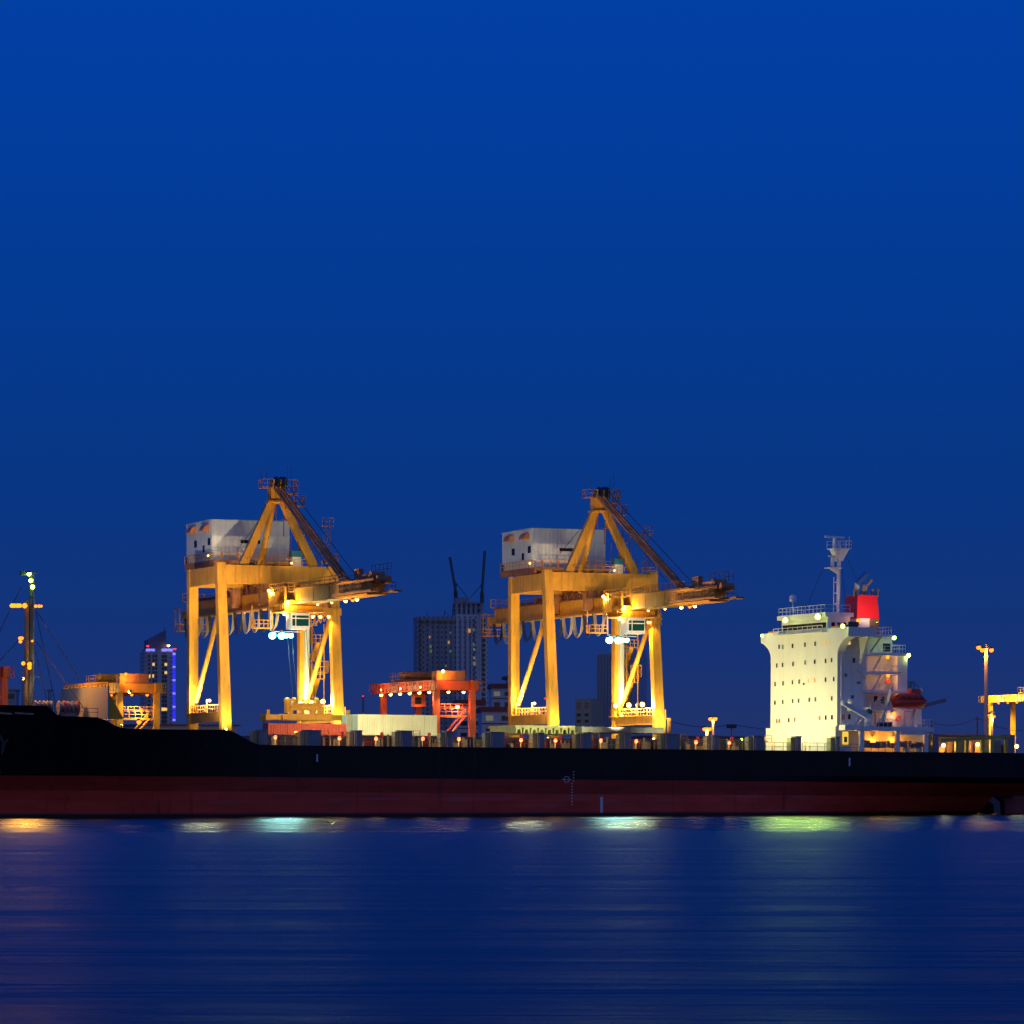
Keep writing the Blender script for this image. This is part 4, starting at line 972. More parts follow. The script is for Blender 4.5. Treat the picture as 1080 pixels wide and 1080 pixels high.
# festoon
yt = K(314, 640, 0, 0).y
fy0, fy1 = yt+3.4, yrear-1.0; nl = 11
for i in range(nl):
    y0, y1 = fy0+(fy1-fy0)*i/nl, fy0+(fy1-fy0)*(i+1)/nl
    b = MB()
    for k in range(4):
        xo = -1.55-.13*k; dr = 2.9+.16*k; pts = []
        for j in range(11):
            t = j/10; pts.append((xo, y0+(y1-y0)*(.5+(t-.5)*(.9+.25*math.sin(math.pi*t))), zb0-.35-dr*(1-abs(2*t-1)**2.4)))
        b.path(pts, .06, 4)
    b.build('festoon_loop', CABLEP if i % 3 != 1 else ROPE, crane)
b = MB(); b.box(-1.75, -1.5, fy0-2, fy1, zb0-.42, zb0-.25); b.build('festoon_rail', YEL, crane)
# trolley and cab
tro = bpy.data.objects.new('trolley', None)
b = MB(); b.box(-2.9, -1.25, yt-2.6, yt+2.6, zb0-.25, zb0+.35); b.box(1.25, 2.9, yt-2.6, yt+2.6, zb0-.25, zb0+.35)
b.box(-2.9, 2.9, yt-2.6, yt-2.1, zb0-1.2, zb0-.4); b.box(-2.9, 2.9, yt+2.1, yt+2.6, zb0-1.2, zb0-.4)
for x in (-2.75, 2.75):
    for yy in (yt-2.35, yt+2.35): b.box(x-.15, x+.15, yy-.25, yy+.25, zb0-1.0, zb0+2.2)
b.box(-3.4, -2.3, yt+.2, yt+3.0, zb0-.5, zb0+1.6); b.beam((-2.9, yt-2.4, zb0+2.2), (-2.9, yt+2.4, zb0+2.2), .2)
b.box(-3.3, 3.3, yt-2.9, yt+3.0, zb0-1.35, zb0-1.22)
tro = b.build('trolley', YEL, crane)
b = MB(); b.rail([(-3.2, yt+3, zb0+1.7), (-3.2, yt-2.9, zb0+1.7), (1, yt-2.9, zb0+1.7)], 1.1, .9, .09); b.rail([(-3.3, yt+3, zb0-1.22), (-3.3, yt-2.9, zb0-1.22), (3.3, yt-2.9, zb0-1.22)], 1.0, .9, .07)
b.box(-5.9, -3.3, yt+1.6, yt+3.4, zb0-3.6, zb0-3.45); b.rail([(-5.9, yt+3.4, zb0-3.5), (-5.9, yt+1.6, zb0-3.5), (-3.3, yt+1.6, zb0-3.5)], 1.1, .65, .1); b.beam((-3.3, yt+1.6, zb0-3.5), (-3.3, yt+1.6, zb0-.4), .16); b.beam((-5.8, yt+3.3, zb0-3.5), (-5.8, yt+3.3, zb0-.3), .1)
b.build('trolley_railing', YEL, tro)
b = MB()
for i in range(5):
    x0 = .9+.62*i; b.beam((x0, yt-2, zb0-1.4), (x0+.6, yt-2, zb0-3.4+.25*i), .1); b.beam((x0+.6, yt-2, zb0-1.4), (x0, yt-2, zb0-3.5+.25*i), .1)
b.beam((.9, yt-2, zb0-3.5), (3.8, yt-2, zb0-1.6), .16); b.build('cab_truss', YEL, tro)
cx0, cx1, cy0, cy1, cz0, cz1 = -2.0, .75, yt-3.0, yt-.6, zb0-3.8, zb0-1.5
b = MB(); t = .12
b.box(cx0, cx1, cy0, cy1, cz0, cz0+.45); b.box(cx0, cx1, cy0, cy1, cz1-.35, cz1)
for x in (cx0, cx1-t):
    for yy in (cy0, cy1-t): b.box(x, x+t, yy, yy+t, cz0+.45, cz1-.35)
b.box(cx0+.6, cx0+.72, cy0-.01, cy0+t, cz0+.45, cz1-.35); b.box(cx0+t, cx1-t, cy0-.01, cy0+.1, (cz0+cz1)/2+.3, (cz0+cz1)/2+.45)
b.box(cx0-.02, cx0+.1, cy0+t, cy1-t, cz0+.45, cz1-.35)
cab = b.build('operator_cab', WHITEG, tro)
b = MB(); b.box(cx0+t, cx1-t, cy0+.05, cy1-.1, cz0+.46, cz1-.36); b.build('cab_glass', G_CAB, tro)
for x in (-5.0, -4.4, -3.6, -2.9, -2.2):
    if x in (-4.4,): continue
    pz = V((x+.6, yt-1.6, cz0-.85)); lamp(tro, pz, G_COOL, 7500 if x in (-5.0, -2.9) else 0, COOL, pz+V((0, -2.5, -4)), 130, .55 if x < -3.2 else .38, 'trolley_floodlight')
b = MB(); b.beam((-4.6, yt-1.5, cz0-.35), (.0, yt-1.5, cz0-.35), .14); b.beam((-4.6, yt-1.5, cz0-.8), (-4.6, yt-1.5, zb0-1.2), .12); b.build('lamp_bracket', WHITEG, tro)
for x, yy, zz, pw, g in ((-3.1, yt+2.8, zb0+1.9, 900, G_WARM), (-1.6, yt+.4, zb0-1.5, 800, G_WARM), (-2.2, yt-2.7, zb0+.1, 800, G_WARM)):
    lamp(tro, (x-.3, yy, zz), g, pw, (1, .75, .25), (x-.2, yy-2, zz-2), 170, .24, 'trolley_lamp')
rp = K(314, 745, 0, -1.0)
sy = K(322.5, 757, 0, 0).y
zsp1, zsp0 = K(322, 753.3, 1, sy).z, K(322, 760.3, 1, sy).z
for x in (-2.0, -1.3, 1.0, 1.6):
    MB().tube((x, yt-.3, zb0-1.2), (x*.9, sy, zsp1+.9), .035, n=4).build('hoist_rope', ROPE, crane)
# platform with lamps at the head of the right water leg
b = MB(); b.box(w-4.4, w-LW/2, -1.1, .5, zb0-.9, zb0-.2); b.box(w-4.4, w+.9, -1.4, -1.1, zb0-1.25, zb0-.2); b.build('leg_head_platform', YEL, crane)
for i in range(3):
    lamp(crane, (w-3.6+i*1.2, -1.5, zb0-1.4), G_WARM, 1500, WARM, (w-3.6+i*1.2, -2.2, zb0-8), 150, .3, 'leg_floodlight')
# lamps under the boom
for px, py in ((335, 632.5), (350, 630.5), (364.5, 629), (372, 626), (376.5, 627.5)):
    p = K(px, py, 0, .2); lamp(boom, (.2, p.y, zb0-.45), G_WARM if px != 372 else G_SOD, 420, WARM, (.2, p.y, zb0-9), 150, .26 if px > 352 else .16, 'boom_lamp')
for px in (225, 252, 292):
    p = K(px, 641, 0, -xb); lamp(boom, (-.3, p.y, zb0-.4), G_WARM, 0, WARM, None, 150, .16, 'boom_lamp')
# lift shaft and stair tower on the right land leg
b = MB(); b.box(w-.1, w+.55, G-LD/2-.75, G-LD/2-.02, zpt+.1, zb0+1.5); b.build('lift_shaft', CREAM, crane)
b = MB(); k = 0; z = zpt; sx0 = w+LW/2+.25
while z < zb0-2.5:
    y0, y1 = (G-.6, G+1.8) if k % 2 == 0 else (G+1.8, G-.6)
    xx = sx0 if k % 2 == 0 else sx0+.85
    b.beam((xx+.4, y0, z), (xx+.4, y1, z+2.7), .75, .12); b.beam((xx+.8, y0, z+1), (xx+.8, y1, z+3.7), .08)
    b.box(sx0-.1, sx0+2.0, y1-.1 if y1 > y0 else y1-.9, y1+.9 if y1 > y0 else y1+.1, z+2.6, z+2.72)
    b.rail([(sx0-.1, y1-(.9 if y1 < y0 else -.9), z+2.7), (sx0+2.0, y1-(.9 if y1 < y0 else -.9), z+2.7)], 1.1, .7, .09)
    b.beam((sx0+1.9, G-1.4, z), (sx0+1.9, G-1.4, z+2.7), .13); b.beam((sx0, G+2.4, z), (sx0, G+2.4, z+2.7), .13); b.beam((sx0, G-1.4, z), (sx0, G-1.4, z+2.7), .13)
    z += 2.7; k += 1
b.build('stair_tower', YEL, crane)
for zz in (zpt+6.2, zpt+15):
    b = MB(); b.box(w+1.6, w+3.4, G-1.6, G+.2, zz, zz+.14); b.rail([(w+1.6, G-1.6, zz+.1), (w+3.4, G-1.6, zz+.1), (w+3.4, G+.2, zz+.1)], 1.7, .6, .12); b.build('stair_landing', YEL, crane)
# side cage on the right water leg
b = MB(); x0 = w+LW/2*1.1
b.box(x0, x0+.9, LY-.6, LY+.6, zpb-2.6, zpb-2.45); b.rail([(x0, LY-.6, zpb-2.5), (x0+.9, LY-.6, zpb-2.5), (x0+.9, LY+.6, zpb-2.5)], 3.4, .45, .1); b.box(x0+.9, x0+2.1, LY-.6, LY+.6, zpb-3.6, zpb-3.45); b.rail([(x0+.9, LY-.6, zpb-3.5), (x0+2.1, LY-.6, zpb-3.5), (x0+2.1, LY+.6, zpb-3.5)], 1.3, .4, .12); b.beam((x0+.3, LY, zpb-2), (x0+.3, LY, zpb+2.3), .14)
b.build('access_cage', YEL, crane)
# portal lamps: three on the right frame, two on the left one
for i, (px, py) in enumerate(((323, 740), (334.4, 739.2), (346.6, 738.6))):
    p = K(px, py, 0, w); lamp(crane, (w-1.0, p.y-.3, zpt+1.7), G_WARM, 3400 if i != 1 else 1800, (1, .84, .34), (w-2.6, p.y-4, zpt+2.2), 175, .36, 'portal_floodlight', drop=1.0)
for i, yy in enumerate((G-2.2, G*.35)):
    lamp(crane, (-w-.1, yy, zpt+1.8), G_WARM, 2200, (1, .86, .42), (-w-1.6, yy-2.5, zpt+2.1), 175, .2, 'portal_floodlight', drop=1.2)
lamp(crane, K(231, 733, 0, -w+.3), G_REDL, 0, WARM, None, 90, .16, 'beacon')
# lamps added to brighten the water legs; the house lights on the girder
for sx in (-1, 1):
    lamp(crane, (sx*w-1.3, LY-.9, zpb-2.2), G_WARM, 4800, (1, .92, .6), (sx*w-2.2, LY-5, zpb-1), 170, .18, 'leg_washer', drop=3.2, aim=(sx*w-.3, LY+.5, zpb+8))
lamp(crane, (xl-1.0, hy-1.3, zh0+.5), G_WARM, 130, (1, .85, .6), (xl-3, hy-3, zh0+3), 175, .14, 'house_lamp', drop=1.6)
lamp(crane, (2.0, -.9, zg1+.4), G_WARM, 160, (1, .8, .5), (1.5, -6, zg1+4), 175, .12, 'house_lamp', drop=2.0)

crane2 = copy_tree(crane, None, ('hoist_rope', 'trolley'))
crane2['label'] = 'right yellow ship to shore gantry crane, nearer the white accommodation block, its trolley without ropes'
o2 = hit(QF, 632.6, 604, 1, BWL)
crane2.matrix_world = QF @ Matrix.Translation((o2.x, BWL, ZQ))
pl_ = S(128, 765.5, 1, 2.6); tg_ = SF.inverted() @ (CF @ V((xl, hy+4, zh0+3)))
lamp(ship, pl_, G_WARM, 62000, (1, .78, .56), tg_, 24, .2, 'added_floodlight')  # added flood that brightens the end of the left machinery house
MB().beam((pl_.x, pl_.y, dz(pl_.x)-.2), (pl_.x, pl_.y, pl_.z-.2), .12).build('lamp_post', OLIVE, ship)  # post under the added flood
t2 = copy_tree(tro, crane2); t2.location = (0, -2.6, 0)
# spreader, hanging on the ropes: its own thing
MSP = CF @ Matrix.Translation((0, sy, zsp0))
spr = thing('container_spreader', MSP, 'yellow container spreader lowered onto the red container under the left crane', 'spreader')
x0, x1 = K(280, 757, 1, sy).x, K(364.5, 757, 1, sy).x; th = zsp1-zsp0; xc = (x0+x1)/2; hx = (x1-x0)/2
b = MB(); b.box(xc-hx*.62, xc+hx*.62, -.9, .9, 0, th); b.box(xc-hx, xc+hx, -.6, -.2, .08, th-.08); b.box(xc-hx, xc+hx, .2, .6, .08, th-.08); b.build('main_beam', YEL2, spr)
for sx in (-1, 1):
    b = MB(); b.box(xc+sx*hx-.35, xc+sx*hx+.35, -1.25, 1.25, .0, th-.02); b.box(xc+sx*hx-.2, xc+sx*hx+.2, -1.3, -1.0, th, th+.6); b.build('end_beam', YEL2, spr)
    b = MB()
    for yy in (-1.15, 1.15): b.box(xc+sx*(hx-.1)-.12, xc+sx*(hx-.1)+.12, yy-.12, yy+.12, -.25, 0)
    b.build('twistlock', GREY, spr)
b = MB(); b.box(xc-2.6, xc+2.6, -.7, .7, th+.55, th+.95); b.box(xc-2.2, xc+2.4, -.5, .5, th+1.0, th+1.6)
for x in (-2.3, -.6, 1.0, 2.3): b.box(xc+x-.25, xc+x+.25, -.5, .5, th, th+.55)
for x in (-1.8, 1.6): b.tube((xc+x-.2, 0, th+1.8), (xc+x+.2, 0, th+1.8), .6, n=16)
b.rail([(xc-2.6, -.7, th+.95), (xc+2.6, -.7, th+.95)], 1.0, .8, .08); b.build('headblock', YEL2, spr)
b = MB(); b.tube((xc-2.9, -.3, th+.2), (xc-2.9, -.3, th+1.9), .42, n=12); b.ball((xc-2.9, -.3, th+1.9), .5); b.build('cable_basket', YEL2, spr)

# ------------------------------------------------------------------ yard cranes
def rtg(pxc, bplane, ztop_py, mat, label, tpos=.75, lamps=6, lcol=WARM, gm=G_WARM, pw=900, extra=2.2, wb=3.1):
    o = hit(QF, pxc, 760, 1, bplane); F = QF @ Matrix.Translation((o.x, bplane, ZQ))
    t = thing('yard_crane', F, label, 'yard crane', 'rubber tyred yard cranes behind the quay')
    zt = hit(F, pxc, ztop_py, 1, 0).z; zb = zt-1.6; Gs = 24.0
    for sx in (-1, 1):
        for yy in (0, Gs):
            b = MB(); b.beam((sx*wb, yy, 1.8), (sx*wb, yy, zb), .95, .8, up=V((0, 1, 0))); b.build('leg', mat, t)
            b = MB(); b.tube((sx*wb-.3, yy-.35, .75), (sx*wb-.3, yy+.35, .75), .75, n=16); b.tube((sx*wb+1.2*-sx-.3, yy-.35, .75), (sx*wb+1.2*-sx-.3, yy+.35, .75), .75, n=16); b.build('tyre', RUBBER, t)
        b = MB(); b.box(sx*wb-.5, sx*wb+.5, -1.5, Gs+extra+1.5, zb, zt); b.build('girder', mat, t)
        b = MB(); b.rail([(sx*(wb+1.1), -1.5, zb), (sx*(wb+1.1), Gs+extra+1.5, zb)], 1.5, 1.3, .12); b.rail([(sx*wb+sx*.5, -1.5, zb+.0), (sx*wb+sx*.5, Gs+extra+1.5, zb+.0)], 1.2, 1.6, .1); b.box(sx*(wb+.5) if sx > 0 else -wb-1.2, (wb+1.2) if sx > 0 else -wb-.5, -1.5, Gs+extra+1.5, zb-.05, zb+.05); b.build('walkway', mat, t)
    for yy in (0, Gs):
        b = MB(); b.box(-wb+.48, wb-.48, yy-.42, yy+.42, zb+.05, zt-.08); b.build('end_tie', mat, t)
        b = MB(); b.box(-wb-1.5, wb+1.5, yy-.4, yy+.4, 1.1, 1.9); b.build('sill_beam', mat, t)
    b = MB(); zq = zt-5.6; b.box(-wb+.47, wb-.47, -.3, .3, zq-.35, zq); b.rail([(-wb+.5, -.3, zq), (wb-.5, -.3, zq)], 1.1, 1.0, .09); b.rail([(-wb+.5, .3, zq+.9), (wb-.5, .3, zq+.9)], .9, 1.0, .08); b.beam((-wb+.2, -.4, zq-5.4), (wb-1.4, -.4, zq-.2), .8, .14); b.beam((-wb+.2, -.75, zq-4.4), (wb-1.4, -.75, zq+.9), .1); b.beam((-wb+.2, -.05, zq-4.4), (wb-1.4, -.05, zq+.9), .1); b.build('access_stair', mat, t)
    ty = Gs*tpos
    b = MB(); b.box(-wb-.2, wb+.2, ty-3.2, ty+3.2, zt+.15, zt+.5); b.box(-2.2, .4, ty-.8, ty+1.6, zt+.5, zt+1.7); b.tube((-2.6, ty-2, zt+1.2), (2.4, ty-2, zt+1.2), .7, n=14); b.box(1.2, 2.6, ty-1.0, ty+1.8, zt+.5, zt+1.5)
    b.rail([(-wb-.2, ty-3.2, zt+.5), (-wb-.2, ty+3.2, zt+.5)], 1.1, 1.2, .09); b.rail([(wb, ty-3.2, zt+.5), (-wb-.2, ty-3.2, zt+.5)], 1.1, 1.2, .09)
    trl = b.build('trolley', RUSTY if mat is not YEL2 else mat, t)
    b = MB(); b.box(-2.0, -.2, ty-5.2, ty-3.4, zb-2.4, zb-.3); b.beam((-1, ty-4, zb-.3), (-1, ty-3, zt+.3), .3); b.build('operator_cab', mat, t)
    MB().box(-2.02, -1.0, ty-5.25, ty-5.0, zb-2.0, zb-.9).build('cab_glass', GLASSD, t)
    b = MB(); b.box(-wb-.1, wb-1.4, Gs*.02-1.0, Gs*.02+1.2, zt+.02, zt+1.5); b.build('electric_house', RUSTY, t)
    b = MB(); b.box(wb-.3, wb+1.2, -1.9, -.5, 1.9, 4.4); b.build('generator_box', mat, t)
    for i in range(lamps):
        yy = -1+(Gs+extra)*(i+.5)/lamps; x = -wb-.3
        lamp(t, (x-.45, yy, zb-.25), gm, pw if i % 2 == 0 else 0, lcol, (x+1, yy-.5, zb-8), 150, .28, 'work_lamp')
    for k in range(3): lamp(t, (-wb-1.5, 3+(Gs-6)*k/2, zb+.5), gm, pw*.16, lcol, (-wb-3, 3+(Gs-6)*k/2, zb+.6), 170, .14, 'girder_lamp', drop=1.6)
    for sx in (-1, 1): lamp(t, (sx*1.3, -.8, zb-.25), gm, pw*.8 if sx < 0 else 0, lcol, (sx*1.3, -1.5, 2), 150, .26, 'work_lamp')
    lamp(t, (-wb+.6, -1.5, zt+1.4), gm, pw*.25, SODIUM, (-wb, -4, zt-2), 170, .28, 'work_lamp')
    lamp(t, (.2, -.9, zt-4.2), gm, pw*.22, lcol, (0, -4, 4), 170, .3, 'work_lamp')
    return t
rtg(479, BW+50, 717.5, RED, 'red yard crane standing between the two gantry cranes, above the white container', .72, 6, (1, .62, .24), G_WARM, 3000)
rtg(145.5, BW+72, 720.5, YEL2, 'orange yellow yard crane standing right of the pale breakwater', .62, 4, (1, .66, .2), G_SOD, 2600)
rtg(1110, BW+270, 731.5, YEL2, 'yellow yard crane cut off by the right edge, behind the stern', .3, 6, (1, .78, .2), G_SOD, 17000)
rtg(-17, BW+34, 703, RED, 'dark red yard crane at the left edge, only one leg and its head in view', .5, 2, SODIUM, G_SOD, 150)

# ------------------------------------------------------------------ lighting poles on land
def pole(px, py_top, bpl, heads, label, col=SODIUM, gm=G_SOD, power=2500, r=.4, hgt_r=.22, lit=True, cat='light pole'):
    o = hit(QF, px, 700, 1, bpl); F = QF @ Matrix.Translation((o.x, bpl, ZQ))
    t = thing('light_pole', F, label, cat); H_ = hit(F, px, py_top, 1, 0).z
    b = MB(); b.tube((0, 0, 0), (0, 0, H_), hgt_r*1.5, hgt_r, n=10); b.build('pole', ALU, t)
    b = MB(); xs = [hit(F, h[0], h[1], 1, 0).x for h in heads]; b.beam((min(xs+[0])-.2, 0, H_), (max(xs+[0])+.2, 0, H_), .2); b.tube((0, 0, H_-.3), (0, 0, H_+.4), .5, .3, n=10); b.build('lamp_arm', ALU, t)
    for hx_, hy_ in heads:
        p = hit(F, hx_, hy_, 1, -.3)
        if lit: lamp(t, p, gm, power, col, p+V((0, -2, -4)), 165, r, 'lamp_head')
        else: MB().box(p.x-.5, p.x+.5, -.6, .2, p.z-.35, p.z+.35).build('lamp_head', DARK, t)
    return t
pole(1040, 682, BW+150, [(1032, 682.5), (1036, 685.3), (1045.5, 685.3)], 'tall light pole with three orange lamps rising behind the stern of the ship', power=2600, r=.46, hgt_r=.34)
pole(1046, 752, BW+120, [(1043.3, 754), (1048.2, 755.5)], 'short light pole with two orange lamps between yard crane legs at the right edge', power=1600, r=.3)
pole(752, 757, BW+230, [(749.2, 757.8), (754.3, 757.8)], 'farther pole with twin orange lamps, the higher of the pair left of the accommodation block', power=2500, r=.46)
pole(745.5, 768, BW+160, [(743, 768.6), (748.2, 768.6)], 'nearer pole with twin orange lamps, the lower of the pair left of the accommodation block', power=2500, r=.42)
pole(772, 765, BW+120, [(770, 766), (773.6, 766)], 'unlit dark pole with two square lamp heads, left of the accommodation block', lit=False, hgt_r=.1)
pole(147, 785, BW+40, [(146.6, 761)], 'low lamp glowing orange between the legs of the left yellow yard crane', power=900, r=.38)

# ------------------------------------------------------------------ city behind
def W(px, py, Y): return V(((px-540)/FPX*Y, Y, CAMH+(HOR-py)/FPX*Y))
def bframe(px, Y, rot): return Matrix.Translation((((px-540)/FPX*Y), Y, ZQ)) @ Matrix.Rotation(math.radians(rot), 4, 'Z')
def bld(name, px, Y, rot, label, cat='building', group=None): return thing(name, bframe(px, Y, rot), label, cat, group)
def fb(o): return o.matrix_world
# blue-lit apartment tower at the left
Y = 1500; rot = 14; s = Y/FPX
t = bld('apartment_tower', 170, Y, rot, 'slim apartment tower with a blue light strip, behind the left yellow yard crane', 'tower')
M_ = bframe(170, Y, rot); Z = lambda py, M=None: CAMH+(HOR-py)/FPX*Y-ZQ
xl_, xr_ = -15.5*s, 13.0*s; dp = 11
b = MB(); b.box(xl_, xr_, 0, dp, 0, Z(684)); b.box(xl_-.8, -.2*s*10, .6, dp, 0, Z(687)); b.build('tower_wall', FACC, t)
b = MB(); b.prism([(xl_+.6, Z(684)), (2.5*s*2.2, Z(684)), (2.5*s*2.2, Z(665)), (xl_+2.2, Z(673)), (xl_+.6, Z(675))], 1, 1, dp-1); b.build('tower_crown', paint('tower_crown_blue_grey', (.12, .13, .22), .6, .15, .1), t)
MB().tube((5.2*s, 4, Z(665)), (5.2*s, 4, Z(661)), .12, n=5).build('spire', DARK, t)
nwin = 0
for i in range(17):
    z = Z(692+i*4.3)
    for px in (-12.5, -8.5, -4.8, 1.8, 5.2):
        if z < 10: continue
        lit = random.random() < .05
        MB().box(px*s-.55, px*s+.55, -.08, .05, z-.55, z+.45).build('window', G_WINY if lit else WIND, t)
for px, py in ((155.5, 713.7), (160, 713), (172, 748)): MB().box((px-170)*s-.8, (px-170)*s+.8, -.12, .04, Z(py)-.6, Z(py)+.6).build('window', G_WINY, t)
for px, wd in ((-10.5, .35), (-2, .8), (7.6, .5)): MB().box(px*s-wd, px*s+wd, -.3, -.02, 0, Z(686)).build('wall_fin', TOWC, t)
for k in range(26):
    z = Z(689+k*2.8)
    MB().box(12.2*s, 13.6*s+.5, -.5, .3, z-.42-.25*random.random(), z+.25).build('led_strip', G_LED if k % 5 else G_LEDW, t)
MB().box(xl_-.2, xl_+3.0, -.3, .4, Z(687), Z(684.4)).build('led_band', G_LEDW, t); MB().box(.5*s, 12*s, -.3, .4, Z(687), Z(684.2)).build('led_band', G_LEDW, t)
for px, py in ((155.5, 681), (184.3, 683.8), (177.5, 680.5)): lamp(t, ((px-170)*s, -.6, Z(py)), G_REDL if px != 177.5 else G_WARM, 0, WARM, None, 90, .55, 'roof_beacon')
# unfinished twin tower with luffing cranes in the centre
Y = 1900; s = Y/FPX
t = bld('high_rise_tower', 478, Y, 6, 'dark twin high rise under construction with a few lit windows, behind the red yard crane', 'tower')
X = lambda px, c=478: (px-c)*s
b = MB(); b.box(X(440), X(481), 0, 22, 0, Z(652)); b.box(X(439.5), X(481), -.4, 22, Z(653.5), Z(650.4)); b.build('tower_wall', FACB, t)
b = MB(); b.box(X(481), X(510.5), -1.5, 22, 0, Z(648)); b.box(X(505.5), X(514.6), -2.2, 20, 0, Z(647.5)); b.build('tower_wall', FACA, t)
b = MB()
for px in (482, 487, 492, 497, 502, 508.5): b.box(X(px)-.7, X(px)+.7, 0, 1.2, Z(648), Z(636)); b.box(X(px)-.7, X(px)+.7, 16, 17.2, Z(648), Z(636))
b.box(X(481), X(509.5), -.5, 18, Z(636.8), Z(635)); b.box(X(481), X(495), -.6, 14, Z(635), Z(630.2)); b.box(X(481), X(509.5), .8, 17, Z(642.5), Z(641.4)); b.build('open_frame', TOWA, t)
MB().box(X(488.5), X(491), -.8, -.4, Z(638.5), Z(634)).build('blue_sheet', BLUEP, t)
for px in (444, 451, 457, 463, 469, 475, 485, 490.5, 495.5, 500): MB().box(X(px)-.35, X(px)+.35, -.45 if px < 481 else -1.9, 0 if px < 481 else -1.4, 0, Z(653)).build('wall_fin', TOWA if px in (444, 451) else TOWB, t)
litw = [(494.8, 665.3, G_WINO, 1.3), (473.3, 677.5, G_WINO, .9), (454, 682, G_WING, 1), (454.3, 687, G_WING, 1), (499.3, 664.5, G_WING, .9), (499.3, 680, G_WING, .9), (499.8, 685, G_WINP, .9), (500, 694, G_WINP, 1.0), (500, 700, G_WINP, 1.3), (475, 687, G_WING, .8), (470, 702.5, G_WING, .8), (475, 667.5, G_WING, .7), (453, 672, G_WINO, .6)]
for px, py, m, k in litw: MB().box(X(px)-.45*k, X(px)+.45*k, -2.05 if px > 481 else -.6, 0, Z(py)-.7*k, Z(py)+.7*k).build('window', m, t)
for i in range(21):
    z = Z(654.5+i*5.2)
    if z < 14: break
    MB().box(X(507.5), X(511.5), -2.4, -2.15, z-.75, z+.75).build('window', WIND, t)
    MB().box(X(498.3), X(500.8), -1.7, -1.45, z-.75, z+.75).build('window', WIND, t)
    MB().box(X(441.8), X(444.2), -.55, 0, z-.75, z+.75).build('window', WIND, t)
    MB().box(X(450), X(451.4), -.55, 0, z-.6, z+.6).build('window', WIND, t)
for i in range(6): MB().box(X(442+6.4*i), X(446+6.4*i), -.7, 0, Z(657.5), Z(655.3)).build('window', WIND, t)
b = MB()
for px, py in ((451, 645), (469.5, 643.5), (478, 642)): b.tube((X(px), 3, Z(651)), (X(px), 3, Z(py)), .16, n=5)
b.tube((X(469.5), 3, Z(644)), (X(475), 3, Z(650)), .1, n=5); b.build('starter_bar', DARK, t)
def luffer(base, mast, tip, tie, label):
    t2 = thing('tower_crane', bframe(base[0], Y-5, 0) @ Matrix.Translation((0, 0, Z(base[1]))), label, 'tower crane', 'tower cranes on top of the unfinished high rise')
    c = lambda p: V(((p[0]-base[0])*s, 0, Z(p[1])-Z(base[1])))
    MB().lattice(V((0, 0, 0)), c(mast), 1.6, 1.6, 6, .35).build('mast', DARK, t2)
    MB().lattice(c(mast), c(tip), .9, 1.1, 14, .35).build('jib', DARK, t2)
    b = MB(); b.tube(c((mast[0]+(1 if tie[0] > mast[0] else -1), mast[1]-8)), c(tie), .16, n=5); b.tube(c((mast[0]+(1 if tie[0] > mast[0] else -1), mast[1]-8)), c((mast[0]*.6+tip[0]*.4, mast[1]*.6+tip[1]*.4)), .14, n=5); b.beam(c(mast), c((mast[0]+(1 if tie[0] > mast[0] else -1), mast[1]-8)), .5); b.build('tie_cable', DARK, t2)
luffer((481, 631, 0), (480.5, 624), (474.4, 588), (492.5, 630), 'luffing crane with the jib leaning left on top of the unfinished high rise')
luffer((508.5, 636, 0), (508.3, 626), (511.3, 581.5), (496, 631), 'luffing crane with the near upright jib on the right of the unfinished high rise')
# low white buildings with red roofs
Y = 1000; s = Y/FPX
def lowb(px0, px1, py_top, roof_py, label, Yd, floors, wm=BWHT, rm=ROOFR, col=0, rot=4):
    global Y
    Y = Yd; s_ = Yd/FPX; pc = (px0+px1)/2
    t = bld('dock_building', pc, Yd, rot, label, 'building', 'low port buildings behind the cranes')
    b = MB(); b.box((px0-pc)*s_, (px1-pc)*s_, 0, 14, 0, Z(py_top)); b.build('wall', wm, t)
    b = MB(); b.box((px0-pc)*s_-.4, (px1-pc)*s_+.4, -.5, 14.4, Z(py_top), Z(roof_py)); b.build('roof', rm, t)
    nn = max(2, int((px1-px0)*s_/3.2))
    for f in range(floors):
        z = Z(py_top)-1.6-3.2*f
        if z < 2: break
        MB().box((px0-pc)*s_, (px1-pc)*s_, -.25, -.02, z-1.5, z-1.25).build('floor_band', rm, t)
        for k in range(nn):
            x = (px0-pc)*s_+(px1-px0)*s_*(k+.5)/nn; MB().box(x-.9, x+.9, -.1, .03, z-.7, z+.6).build('window', WIND if (k+f) % 5 else G_WINP, t)
    return t
lowb(508, 541, 750.5, 745.5, 'white office building with a dark red roof band, left of the second gantry crane', 1000, 5)
lowb(482, 511, 744, 738, 'pale building with a small red roof behind the right legs of the red yard crane', 1080, 4)
t3 = lowb(518.5, 541, 726, 721, 'tallest white building with red roof and dish, left of the second gantry crane', 1200, 4)
Y = 1200; b = MB(); b.tube((1.5, 3, Z(721)), (1.5, 3, Z(717)), .15, n=6); b.ball((1.2, 3, Z(715)), 1.3, (1, .5, .5)); b.build('satellite_dish', DARK, t3)
lowb(-4, 17, 728, 726.5, 'grey flat block at the left edge beside the dark red yard crane', 1100, 5, TOWA, TOWA)
